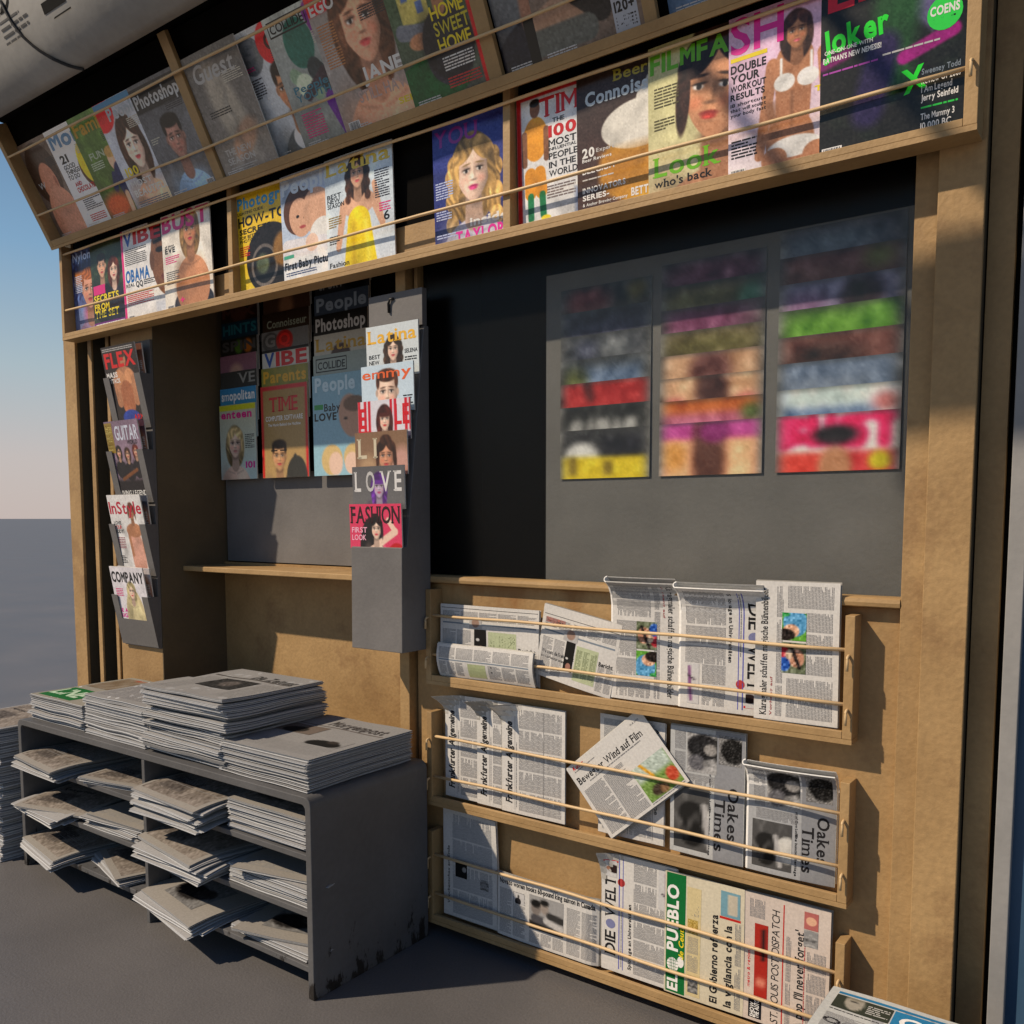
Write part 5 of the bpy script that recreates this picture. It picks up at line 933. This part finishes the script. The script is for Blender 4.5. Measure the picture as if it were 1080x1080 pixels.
mkB = (pageA(.27, .205, 5) + text('Wo stets die Freiheit sitzt', .012, .075, .12, .011, INK, bold=1, serif=True) + text('am Gartentor stand', .012, .06, .09, .008, INK, bold=1) + rect(.012, .17, .07, .015, (.7, .45, .4)) + text('Nach links', .015, .172, .06, .009, INK, bold=1))
paper("tilted folded newspaper with a small portrait, second from the left in the top rack", .27, .222, mkB, T(-1.523, YF - .004, ZR1 + .042, 0, 10.5), bend=wave(.004, 2.), seed=3)
def kids(r): r.a[:] = (.42, .46, .36); r.ell(.3, .7, .25, .2, (.2, .4, .75)); r.ell(.7, .75, .2, .18, (.75, .25, .3)); r.ell(.5, .3, .3, .25, (.75, .55, .45)); r.cap(.2, .2, .9, .5, .06, (.15, .12, .12)); r.ell(.6, .55, .15, .12, (.8, .7, .6)); r.noise(.1, 3, 2)
def woman(r): r.a[:] = (.35, .62, .2); r.ell(.65, .4, .5, .45, (.35, .62, .8)); r.ell(.35, .55, .24, .3, SK); r.ell(.2, .75, .22, .35, (.12, .09, .08)); r.ell(.95, .8, .1, .2, (.2, .6, .3)); r.noise(.08, 4, 2)
def pageC(pw, ph, s):   # page with big headline and two colour pictures; pw is its width as read
    return (text('Klaragmaler schaffen magische Bühnenbilder', .012, ph - .032, pw - .03, .017, INK, bold=1, serif=True) + text('Vorhang auf', .012, ph - .047, .1, .006, (.6, .2, .2)) + columns(.012, ph - .075, pw - .024, .02, 4, seed=s)
            + columns(.012, .012, .10, ph - .095, 2, seed=s + 1) + photo(.125, ph * .38, .078, .062, kids) + photo(.208, ph * .38, .07, .062, woman) + columns(.125, .012, .155, ph * .33, 3, seed=s + 2) + columns(.29, .012, pw - .30, ph - .095, 1, seed=s + 3))
def lean(y0, amt, L=.16, cx=0.0): return lambda x, y: amt * np.clip((y - y0) / L, 0, 1.2) ** 1.6 + .003 * np.sin(x * 19 + 1)
def rolled(label, w, h, marks, x, z0, amt, y0, seed, yb=YF, thick=.0035, gap=.012, base=PAPER, ry=0):
    """newspaper folded lengthwise: spine loop on the left, both leaves leaning outwards at the top"""
    tab = np.linspace(0, h, 200); th_ = math.radians(amt) * np.clip((tab - y0) / (h - y0), 0, 1) ** 1.3
    so = np.concatenate([[0], np.cumsum(np.sin(th_[1:]) * np.diff(tab))]); su = np.concatenate([[0], np.cumsum(np.cos(th_[1:]) * np.diff(tab))])
    def f(xx, yy, d):
        th = np.interp(yy, tab, th_); lf = 1 - .25 * (xx / w) ** 2
        o_ = np.interp(yy, tab, so) * lf + .002 * np.sin(xx * 23) - .006 * (xx / w) ** 6
        return np.stack([xx, -o_ - d * np.cos(th), np.interp(yy, tab, su) - d * np.sin(th)], 1)
    P = sheet_parts(w, h, None, clip(marks, w, h), f=f, thick=thick, edge=(.93, .93, .92), base=base, nb=(9, 17), layers=1, seed=seed, step=.00035)
    # rear leaf and rounded spine
    g2 = lambda xx, yy, d: f(xx, yy, d - gap - thick)
    P += sheet_parts(w * .985, h - .002, None, [], f=g2, thick=thick, edge=(.93, .93, .92), base=(.7, .7, .68), nb=(9, 17), layers=2, seed=seed + 1)
    ys = np.linspace(h, 0, 14); ang = np.linspace(0, math.pi, 8); R0 = (gap + 2 * thick) / 2; R1 = R0 - thick * .8; cen = R0
    V = []; 
    for y in ys:
        for rr in (R0, R1):
            for a in ang: q = f(np.array([0.0]), np.array([y]), np.array([-(cen - rr * math.cos(a))]))[0]; V.append((q[0] - rr * math.sin(a), q[1], q[2]))
    na = len(ang); F = []
    for i in range(len(ys) - 1):
        o0, o1 = i * 2 * na, (i + 1) * 2 * na
        for k in range(na - 1):
            F.append((o0 + k, o0 + k + 1, o1 + k + 1, o1 + k)); F.append((o0 + na + k, o1 + na + k, o1 + na + k + 1, o0 + na + k + 1))
    F += [(k, na + k, na + k + 1, k + 1) for k in range(na - 1)]
    P.append((np.array(V), F, (.93, .93, .92)))
    me = mesh_of(P, 'newspaper', NEWS); o = link('newspaper', me); o.matrix_world = T(x, yb - .002, z0, 0, ry)
    return tag(o, label, 'newspaper', 'newspapers in the racks under the window')
pcw, pch = .352, .205
rolled("folded newspaper with its top curling out and two small colour pictures, left of DIE WELT", pch, pcw, turn(pageC(pcw, pch, 21), pcw, pch, 'down'), -1.250, ZR1, 66, .262, 31)
def pageW(pw, ph, s, sw=.8):
    m = text('DIE', .05, ph - .046, .2 * pw, .034, INK, bold=1, serif=True) + disc(.05 + .26 * pw, ph - .030, .014, .016, (.48, .5, .66)) + text('WELT', .05 + .32 * pw, ph - .046, .34 * pw, .034, INK, bold=1, serif=True)
    m += rect(.012, ph - .060, pw - .024, .003, (.36, .38, .72)) + rect(.012, ph - .072, pw - .024, .0022, (.36, .38, .72)) + greek(.02, ph - .068, pw * .5, .005, .005, GI)
    m += text('Spionage an Universitäten', .02, ph - .098, pw * .55, .010, INK, bold=2) + columns(.012, .012, pw * .6, ph - .118, 4, seed=s) + photo(.64 * pw, .02, .32 * pw, .035, lambda r: (r.a.fill(.78), r.cap(.1, .05, .9, .1, .04, (.5, .3, .5)), r.cap(.3, .02, .4, .2, .02, (.2, .15, .2))))
    m += columns(.64 * pw, .06, .32 * pw, ph - .165, 2, seed=s + 5) + photo(.8 * pw, ph - .05, .05, .035, lambda r: (r.a.fill(.8), r.ell(.5, .2, .25, .4, (.15, .1, .1)), r.ell(.5, .55, .12, .12, (.7, .5, .4)))) + rect(.93 * pw, ph - .055, .006, .045, RED) + disc(.77 * pw, ph - .065, .012, .012, (.72, .25, .25))
    return m
rolled("DIE WELT newspaper with its head turned down and its top folded outwards", .235, .345, turn(pageW(.345, .235, 31), .345, .235, 'down'), -1.036, ZR1, 66, .255, 33)
pw, ph = .356, .212
paper("newspaper with sideways headline and two colour pictures, right end of the top rack", ph, pw, turn(pageC(pw, ph, 41), pw, ph, 'up'), T(-.8225, YF - .012, ZR1, 0, -.3), thick=.009, bend=wave(.002, 1.), seed=6)

# middle rack
FR = 'Frankfurter Allgemeine'
def frak(s, x, y, w, h): return text(s, x, y, w, h, INK, bold=2, serif=True, shear=.12, gap=.02)
def pageF(pw, ph, s):
    return frak(FR, .03, ph - .040, pw - .085, .024) + rect(.012, ph - .052, pw - .024, .001, GI) + greek(.02, ph - .060, pw * .6, .005, .005, GI) + columns(.012, .012, pw - .024, ph - .078, 5, seed=s, lh=.0045, col=(.5, .5, .51)) + rect(.012, ph - .16, pw - .024, .002, (.55, .55, .56))
curl = lambda x, y: .042 * np.clip(((y - .30) / .045 + (0.02 - x) / .055), 0, 1.5) ** 1.6 + .0015 * np.sin(x * 21)
gF = 'newspapers fanned at the left of the middle rack'
pwF, phF = .345, .30
for k, (xl, wd, lab) in enumerate(((-1.893, .27, "rearmost of three fanned Frankfurter Allgemeine newspapers, leftmost one"), (-1.752, .27, "second of three fanned Frankfurter Allgemeine newspapers, middle one"), (-1.645, .236, "frontmost of three fanned Frankfurter Allgemeine newspapers, rightmost one"))):
    paper(lab, wd, pwF, turn(pageF(pwF, wd, 50 + k), pwF, wd, 'up'), T(xl, YF + .008 - .0075 * k, ZR2, 0, 0), thick=.004, layers=2, bend=curl, seed=50 + k, nb=(13, 19))
def pageG(pw, ph, s): return columns(.012, .012, pw - .024, ph - .05, 4, seed=s, col=(.5, .52, .54)) + text('Augsburger Allgemeine', .02, ph - .03, pw * .7, .012, INK, serif=True) + photo(.1, .06, .06, .05, bw(4)) + rect(.01, ph - .036, pw - .02, .0015, GI)
paper("grey newspaper standing behind the tilted one in the middle rack", .212, .355, turn(pageG(.355, .212, 61), .355, .212, 'down'), T(-1.300, YF + .010, ZR2, 0, 0.5), seed=61, thick=.006, layers=3, bend=wave())
def field(r): r.a[:] = (.45, .58, .28); r.rec(0, .45, 1, 1, (.72, .78, .74), .1); r.cap(.2, .95, .42, .45, .035, (.85, .62, .12)); r.ell(.85, .25, .16, .16, (.75, .3, .2)); r.ell(.35, .15, .18, .12, (.25, .2, .16)); r.ell(.5, .1, .12, .1, (.55, .42, .3)); r.noise(.06, 5, 1)
pwT, phT = .325, .238
mT = (text('Kultur', .02, phT - .018, .045, .011, (.8, .1, .12), bold=2, shear=.2) + greek(.02, phT - .026, .09, .005, .005, GI) + text('Bewegter Wind auf Film', .012, phT - .062, .275, .021, INK, bold=1, serif=True) + greek(.05, phT - .073, .22, .007, .006, GI) + text('13.8.2012', .27, phT - .02, .035, .004, GI)
      + columns(.012, .008, .165, phT - .09, 2, seed=71) + photo(.185, .012, .13, .105, field) + greek(.185, .004, .13, .006, .005, GI))
paper("tilted newspaper with a field photograph and the headline Bewegter Wind auf Film", pwT, phT, mT, T(-1.243, YF - .0115, ZR2 - .006, 0, -41.5), thick=.005, bend=wave(.001, 1.4), seed=71)
def rider(r): r.a[:] = .3; r.ell(.55, .75, .28, .25, (.82, .82, .8)); r.ell(.45, .3, .2, .22, (.12, .12, .12)); r.ell(.75, .3, .2, .2, (.1, .1, .1)); r.cap(.3, .5, .9, .6, .05, (.7, .7, .7)); r.clouds((.6, .6, .6), 5, 6, .5)
def manhat(r): r.a[:] = .66; r.clouds((.5, .5, .5), 3, 5, .6); r.ell(.35, .42, .32, .42, (.13, .13, .14), .05); r.ell(.38, .75, .3, .09, (.2, .2, .2)); r.ell(.4, .6, .14, .17, (.58, .57, .56), .03); r.ell(.75, .25, .2, .22, (.38, .38, .4)); r.ell(.75, .5, .09, .11, (.5, .5, .5)); r.noise(.05, 2)
def pageO(pw, ph, s):
    return (rect(.0, ph - .085, pw, .083, (.55, .56, .58)) + text('Oakes', pw * .42, ph - .045, .40 * pw, .028, INK, bold=1, serif=True, layer=2) + text('Times', pw * .52, ph - .082, .40 * pw, .028, INK, bold=1, serif=True, layer=2) + photo(.01, ph - .075, .08, .065, lambda r: (r.a.fill(.5), r.ell(.5, .5, .42, .42, (.08, .08, .08), .1), r.noise(.08, 3)))
            + text('Foster-Neal Rogue River cast of Own Luther', .012, ph - .100, pw * .6, .006, INK, bold=2) + text('The hunting heritage', .6 * pw, ph - .100, pw * .37, .006, INK, bold=2) + photo(.012, .05, .11, .085, manhat) + photo(.16, .012, pw - .175, .105, rider) + columns(.012, .012, .11, .033, 2, seed=s) + columns(.128, .02, .028, .11, 1, seed=s + 1))
paper("flat Oakes Times newspaper between the tilted one and the folded one", .215, .356, turn(pageO(.356, .215, 81), .356, .215, 'down'), T(-1.062, YF - .002, ZR2, 0, 0), bend=wave(.003, 2.2), seed=81, base=(.72, .73, .73))
rolled("Oakes Times newspaper folded over at the top, right end of the middle rack", .225, .30, turn(pageO(.30, .225, 85), .30, .225, 'down'), -.835, ZR2, 66, .225, 35, base=(.66, .67, .68), gap=.010)
# lowest rack
mk = turn(columns(.012, .012, .34, .17, 4, seed=91, col=(.5, .52, .55)) + text('Wochenschau am Ende', .04, .195, .2, .01, INK, bold=1) + photo(.14, .12, .06, .05, lambda r: (r.a.fill(.1), r.ell(.5, .2, .15, .15, (.6, .6, .6)))) + photo(.12, .03, .035, .035, bw(7)), .365, .222, 'up')
paper("plain blue-shadowed newspaper at the left end of the lowest rack", .228, .365, mk, T(-1.898, YF, ZR3, 0, 0), thick=.012, layers=4, bend=lambda x, y: .010 * np.clip((y - .2) / .16, 0, 1) * (x / .22) ** 2, seed=91)
pwN, phN = .37, .205
mN = (text('Novato woman hooks 60-pound king salmon in Canada', .008, phN - .032, pwN - .02, .016, INK, bold=2, gap=.04) + text('Outdoor', .2, phN - .012, .03, .005, INK) + columns(.008, .008, .1, phN - .055, 2, seed=95) + photo(.065, phN - .085, .04, .035, lambda r: (r.a.fill(.78), r.ell(.4, .2, .3, .3, (.12, .12, .14)), r.ell(.45, .6, .1, .14, (.3, .3, .3)))) + photo(.125, .055, .125, .11, twofaces) + columns(.262, .008, .1, phN - .055, 2, seed=97) + columns(.125, .008, .125, .04, 3, seed=98))
paper("newspaper with a photograph and the headline Novato woman hooks 60-pound king salmon", pwN, phN, mN, T(-1.662, YF - .010, ZR3, 0, .8), thick=.010, bend=lambda x, y: .03 * np.clip((x - .30) / .07, 0, 1) ** 2 * 0 - .012 * np.clip((x - .33) / .04, 0, 1) ** 2 + .002 * np.sin(x * 15), seed=95)
paper("DIE WELT newspaper reading upwards in the lowest rack", .24, .358, turn(pageW(.358, .24, 101), .358, .24, 'up'), T(-1.278, YF - .004, ZR3, 0, 0), thick=.007, bend=lambda x, y: .045 * np.clip((y - .30) / .055 + (.03 - x) / .04, 0, 2.4) ** 2 * .22, seed=101, nb=(13, 17))
GRN = (.05, .42, .20)
pwP, phP = .352, .232
mP = (rect(.004, phP - .062, pwP - .008, .058, GRN) + text('EL', .010, phP - .040, .048, .030, WH, bold=2, layer=2) + disc(.085, phP - .026, .020, .018, WH, 2) + disc(.098, phP - .05, .016, .010, WH, 2)
      + text('PUEBLO', .125, phP - .040, .19, .032, WH, bold=2, layer=2) + text('de Ceuta', .105, phP - .058, .10, .014, YEL, bold=1, serif=True, shear=.25, layer=2))
for i in range(4): mP += rect(.066, phP - .034 + i * .005, .038, .0012, GRN, 3) + rect(.070 + i * .009, phP - .043, .0012, .034, GRN, 3)
mP += (rect(.01, phP - .108, .31, .042, (.82, .76, .58)) + photo(.02, phP - .102, .05, .03, bw(3)) + columns(.08, phP - .104, .1, .034, 2, seed=111) + photo(.19, phP - .1, .04, .03, lambda r: (r.a.__setitem__(slice(None), (.7, .6, .3)), r.noise(.1, 2))) + columns(.24, phP - .104, .08, .034, 2, seed=112)
       + photo(.265, .012, .07, .055, lambda r: (r.a.__setitem__(slice(None), (.45, .62, .68)), r.rec(.1, .1, .9, .5, (.75, .72, .65)))) + rect(.257, .01, .0065, .06, (.75, .15, .12)) + text('El Gobierno refuerza', .012, .075, .25, .020, INK, bold=2, gap=.05) + text('la vigilancia con la', .012, .035, .23, .020, INK, bold=2, gap=.05) + columns(.012, .006, .24, .02, 4, seed=113))
paper("EL PUEBLO newspaper with green masthead in the lowest rack", phP, pwP, turn(mP, pwP, phP, 'up'), T(-1.068, YF - .011, ZR3, 0, 0), thick=.009, bend=wave(.002, .3), seed=111, base=(.82, .79, .70))
pwS, phS = .350, .226
mS = (text('ST. LOUIS POST-DISPATCH', .012, phS - .096, .305, .020, INK, bold=0, shear=.1, gap=.05) + photo(.07, phS - .066, .2, .036, lambda r: (r.a.__setitem__(slice(None), (.66, .16, .12)), r.rec(.5, .04, .95, .1, (.15, .1, .1), .02), r.ell(.2, .09, .08, .04, (.9, .6, .5), .03))) + text('THE AUTO', .01, phS - .045, .05, .012, WH, bold=2, layer=2)
      + rect(.008, phS - .052, .058, .036, (.08, .08, .12)) + text('SHOW', .01, phS - .032, .04, .011, WH, bold=2, layer=2) + rect(.012, phS - .108, pwS - .024, .003, (.75, .15, .12)) + columns(.012, phS - .128, pwS * .7, .014, 4, seed=121) + text("'A pop I'll never forget'", .012, phS - .160, .27, .022, INK, bold=1, gap=.05)
      + photo(.29, phS - .195, .045, .036, lambda r: (r.a.__setitem__(slice(None), (.7, .4, .38)), r.ell(.5, .4, .25, .3, SK))) + photo(.245, phS - .195, .043, .036, bw(6)) + columns(.012, .008, .22, .05, 4, seed=123) + text('metro & region', .09, phS - .018, .1, .008, RED, bold=1) + columns(.285, phS - .06, .05, .045, 1, seed=124) + greek(.012, .060, .25, .006, .005, (.7, .3, .3)))
paper("POST-DISPATCH newspaper at the right end of the lowest rack", phS, pwS, turn(mS, pwS, phS, 'up'), T(-.8375, YF - .010, ZR3, 0, 0), thick=.009, bend=wave(.002, 1.7), seed=121, base=(.81, .76, .72))

# ------------------------------------------------------------------ folded newspapers lying in stacks
def flat_mesh(w, d, t, k, seed, top=None, base=(.62, .62, .62), curl=.0, sag=0.0, nb=(9, 9)):
    R = random.Random(seed); ph_ = R.uniform(0, 6)
    def f(x, y, dd):
        z = dd + t + curl * (np.clip(1 - y / (d * .4), 0, 1) ** 2) + .0016 * np.sin(x * 23 + ph_) * np.sin(y * 17 + ph_) * (t / .012)
        z = z - sag * np.clip(.12 - y, 0, .12) ** 2 / .0144
        return np.stack([x, y, z], 1)
    P = sheet_parts(w, d, None, clip(top or [], w, d), f=f, thick=t - .0006, edge=(.70, .71, .72), base=base, nb=nb, layers=k, seed=seed, step=.0004)
    return mesh_of(P, 'newspaper', NEWS)
def top_print(kind, w, d):
    if kind == 'green': return rect(.02, .02, w * .62, d * .35, (.05, .38, .16)) + text('LINE', .03, .06, w * .5, .08, (.7, .8, .7), bold=2, layer=2) + photo(.02, d * .5, w * .9, d * .44, lambda r: (r.a.__setitem__(slice(None), (.42, .36, .28)), r.ell(.3, .6, .15, .12, (.6, .25, .15), .05), r.rec(.5, .1, .9, .35, (.2, .4, .35)), r.clouds((.6, .58, .55), 3, 4, .6)))
    if kind == 'lines': return text('Wochenblatt', .08, d * .62, w * .8, .05, (.16, .16, .17), serif=True, bold=2) + rect(.02, d * .58, w - .04, .003, GI) + columns(.02, .03, w - .04, d * .5, 5, lh=.008, seed=7, col=(.52, .52, .53))
    if kind == 'photo': return photo(w * .28, d * .30, w * .42, d * .32, lambda r: (r.a.fill(.16), r.ell(.5, .4, .2, .2, (.35, .33, .32), .1), r.noise(.04, 2))) + text('Die Zeitung', w * .45, d * .72, w * .5, .045, (.2, .2, .2), serif=True, bold=2) + rect(.02, d * .68, w - .04, .012, (.3, .29, .28)) + columns(.02, .03, w * .22, d * .55, 2, lh=.008, seed=9, col=(.55, .55, .55)) + columns(w * .75, .03, w * .22, d * .55, 2, lh=.008, seed=10, col=(.55, .55, .55))
    if kind == 'heads': return photo(w * .55, d * .28, w * .38, d * .2, lambda r: (r.a.fill(.55), r.ell(.5, .15, .45, .22, (.07, .07, .07)), r.ell(.62, .32, .15, .1, (.2, .18, .17)))) + photo(.01, d * .45, w * .42, d * .22, lambda r: (r.a.__setitem__(slice(None), (.42, .38, .35)), r.ell(.4, .2, .3, .2, (.12, .11, .1)))) + text('Morgenpost', w * .3, d * .75, w * .62, .055, (.25, .24, .24), serif=True, bold=2) + rect(.01, d * .70, w - .02, .008, (.4, .38, .37)) + columns(.02, .03, w - .04, d * .2, 5, lh=.008, seed=11, col=(.55, .55, .55))
    if kind == 'dark': return photo(w * .2, d * .12, w * .55, d * .4, lambda r: (r.a.fill(.45), r.ell(.4, .3, .4, .22, (.09, .08, .08)), r.ell(.7, .4, .2, .15, (.2, .18, .17)), r.noise(.04, 2))) + columns(.02, d * .6, w - .04, d * .3, 4, lh=.008, seed=13, col=(.5, .5, .5)) + text('Kurier', .03, d * .92, w * .4, .02, INK, serif=True)
    if kind in ('word', 'plain'): base_ = photo(w * .04, d * .06, w * .9, d * .88, lambda r: (r.a.__setitem__(slice(None), (.52, .49, .46)), r.clouds((.36, .33, .30), 3 if kind == 'word' else 8, 6, .7), r.rec(.1, .12, .5, .42, (.3, .28, .27), .03, .8), r.noise(.05, 2)), n=40, layer=1)
    if kind == 'plain': return base_ + columns(.02, d * .55, w - .04, d * .4, 4, lh=.008, seed=19, col=(.40, .38, .36)) + text('Anzeiger', .03, d * .47, w * .5, .022, INK, serif=True, layer=2)
    if kind == 'word': return base_ + text('Tagblatt', w * .12, d * .14, w * .28, .018, (.33, .31, .30), serif=True, bold=1) + rect(.02, d * .26, w - .04, .002, GI) + columns(.02, d * .3, w - .04, d * .6, 4, lh=.008, seed=17, col=(.55, .55, .55))
    return columns(.02, .03, w - .04, d - .08, 4, lh=.008, seed=19, col=(.54, .54, .54)) + text('Anzeiger', .03, d - .04, w * .5, .022, INK, serif=True)
VAR = {}
def variant(w, d, t, k, i, **kw):
    key = (round(w, 3), round(d, 3), round(t, 4), k, i, str(kw))
    if key not in VAR: VAR[key] = flat_mesh(w, d, t, k, i * 7 + 3, **kw)
    return VAR[key]
def stack(x, y, z0, w, d, n, t, group, label, toplabel, top='plain', jit=.006, rot=1.5, seed=1, k=4, tone=(.55, .55, .55), curl=0.0, first=None, vars_=4, topcurl=0.0, topkw=None):
    R = random.Random(seed); z = z0
    for i in range(n):
        last = i == n - 1
        if last: me = flat_mesh(w, d, t, k, seed * 5, top=top_print(top, w, d), base=tone, curl=topcurl)
        else: me = variant(w, d, t, k, R.randrange(vars_), curl=curl)
        o = link('newspaper', me)
        a = math.radians(R.uniform(-rot, rot)); cx, cy = x + w / 2 + R.uniform(-jit, jit), y + d / 2 + R.uniform(-jit, jit)
        o.matrix_world = Matrix.Translation((cx, cy, z)) @ Matrix.Rotation(a, 4, 'Z') @ Matrix.Translation((-w / 2, -d / 2, 0))
        tag(o, toplabel if last else label, 'newspaper', group); z += t + .0008
    return z
zs = SZT + .0006
gS = 'folded newspapers stacked on top of the grey shelf unit'
stack(-3.625, -.545, zs, .40, .43, 6, .0155, gS, "folded newspaper in the short stack at the left end of the shelf top", "green and brown printed newspaper topping the leftmost stack on the shelf", 'green', seed=3, tone=(.55, .54, .50), jit=.008)
stack(-3.205, -.548, zs, .40, .44, 9, .0158, gS, "folded newspaper in the second stack from the left on the shelf top", "plain grey newspaper topping the second stack from the left", 'lines', seed=4, jit=.006, rot=1.2)
stack(-2.800, -.553, zs, .445, .42, 15, .0142, gS, "folded newspaper in the tallest stack on the shelf top", "newspaper with a dark photograph topping the tallest stack on the shelf", 'photo', seed=5, jit=.013, rot=2.6, curl=.004, topcurl=.006, vars_=7)
stack(-2.372, -.552, zs, .410, .44, 10, .0092, gS, "folded newspaper in the low neat stack at the right end of the shelf top", "newspaper with dark printed heads topping the right-hand low stack", 'heads', seed=6, jit=.003, rot=.6)
# loose bundles inside the six compartments
gI = 'newspapers lying inside the shelf unit'
def inside(x, y, z, w, d, n, t, rot, label, toplabel, top, seed, jit=.012, spread=5, topdrop=0.0, sag=.0, toprot=None):
    R = random.Random(seed)
    for i in range(n):
        last = i == n - 1
        me = flat_mesh(w, d, t, 3, seed * 5, top=top_print(top, w, d), base=(.57, .555, .53), sag=sag) if last else variant(w, d, t, 3, R.randrange(3), sag=sag)
        o = link('newspaper', me); a = math.radians(rot + R.uniform(-spread, spread)) if not (last and toprot is not None) else math.radians(toprot)
        o.matrix_world = Matrix.Translation((x + w / 2 + R.uniform(-jit, jit), y + d / 2 + R.uniform(-jit, jit), z + .0006 + i * (t + .0009))) @ Matrix.Rotation(a, 4, 'Z') @ Matrix.Translation((-w / 2, -d / 2, 0))
        tag(o, toplabel if last else label, 'newspaper', gI)
names = {0: 'upper', 1: 'middle', 2: 'lower'}
for lv, z in enumerate(LEV):
    nm = names[lv]
    inside(-3.612, -.632, z, .36, .40, (6, 5, 5)[lv], .0068, (-4, -5, -6)[lv], f"loose newspaper in the {nm} left compartment, left bundle", f"top newspaper of the left bundle in the {nm} left compartment", ('word', 'plain', 'word')[lv], 20 + lv, toprot=(-6, 14, -9)[lv], sag=.012, spread=6, jit=.012)
    inside(-3.20, -.562, z, .34, .40, (3, 6, 4)[lv], .0070, (8, 2, -14)[lv], f"loose newspaper in the {nm} left compartment, right bundle", f"top newspaper of the right bundle in the {nm} left compartment", ('word', 'heads', 'word')[lv], 30 + lv, spread=5, toprot=(10, 3, -20)[lv])
    inside(-2.745, -.640, z, .385, .41, (9, 8, 5)[lv], .0078, (-3, -4, -6)[lv], f"loose newspaper in the {nm} right compartment, left bundle", f"top newspaper of the left bundle in the {nm} right compartment", ('word', 'plain', 'dark')[lv], 40 + lv, toprot=(-4, -8, -10)[lv], sag=.012, spread=6)
    inside(-2.325, -.565, z, .365, .43, (10, 7, 4)[lv], (.0088, .0085, .008)[lv], 0, f"folded newspaper in the {nm} right compartment, right bundle", f"top newspaper of the right bundle in the {nm} right compartment", ('plain', 'heads', 'dark')[lv], 50 + lv, jit=.004, spread=1.2, toprot=(0, 12, 14)[lv])
# stack standing on the ground left of the shelf and the one at the lower right
stack(-4.18, -.62, .0005, .42, .48, 27, .0195, 'folded newspapers stacked on the ground left of the shelf', "folded newspaper in the ground stack left of the shelf unit", "newspaper topping the ground stack left of the shelf unit", 'plain', seed=8, jit=.008, rot=1.6, k=4)
def corner_print(w, d):
    P_ = lambda r: (r.a.__setitem__(slice(None), (.2, .22, .18)), r.ell(.35, .32, .17, .26, (.62, .6, .55), .03), r.ell(.35, .5, .16, .1, (.5, .48, .42), .05), r.ell(.35, .36, .04, .02, (.1, .1, .1)), r.ell(.3, .36, .03, .02, (.1, .1, .1)))
    return (rect(.018, d - .024, w - .04, .009, (.16, .45, .62)) + photo(.018, d - .085, .115, .056, P_) + greek(.085, d - .08, .044, .04, .007, (.7, .7, .68), layer=3) + rect(.136, d - .088, .22, .06, (.16, .48, .66)) + text('City', .15, d - .080, .12, .034, WH, bold=2, layer=2) + greek(.018, d - .096, .1, .006, .006, INK) + columns(.018, .02, w - .04, d - .13, 4, seed=77) + text('Ortsblatt', .018, .3, .2, .02, INK, bold=2))
def cstack():
    n = 22; t = .0155; z = .0005; R = random.Random(4)
    for i in range(n):
        last = i == n - 1
        me = flat_mesh(.37, .45, t, 4, 99, top=corner_print(.37, .45), base=(.74, .75, .74)) if last else variant(.37, .45, t, 4, R.randrange(3))
        o = link('newspaper', me); a = math.radians(R.uniform(-1.2, 1.2) if not last else 0.0)
        o.matrix_world = Matrix.Translation((-.528 + .185 + (0 if last else R.uniform(-.004, 0.006)), -.30 - .225 - (0 if last else R.uniform(0, .008)), z)) @ Matrix.Rotation(a, 4, 'Z') @ Matrix.Translation((-.185, -.225, 0))
        tag(o, "newspaper with blue banner and a man's portrait topping the stack at the lower right" if last else "folded newspaper in the ground stack below the blue-bannered one", 'newspaper', 'folded newspapers stacked on the ground at the lower right'); z += t + .0014
cstack()
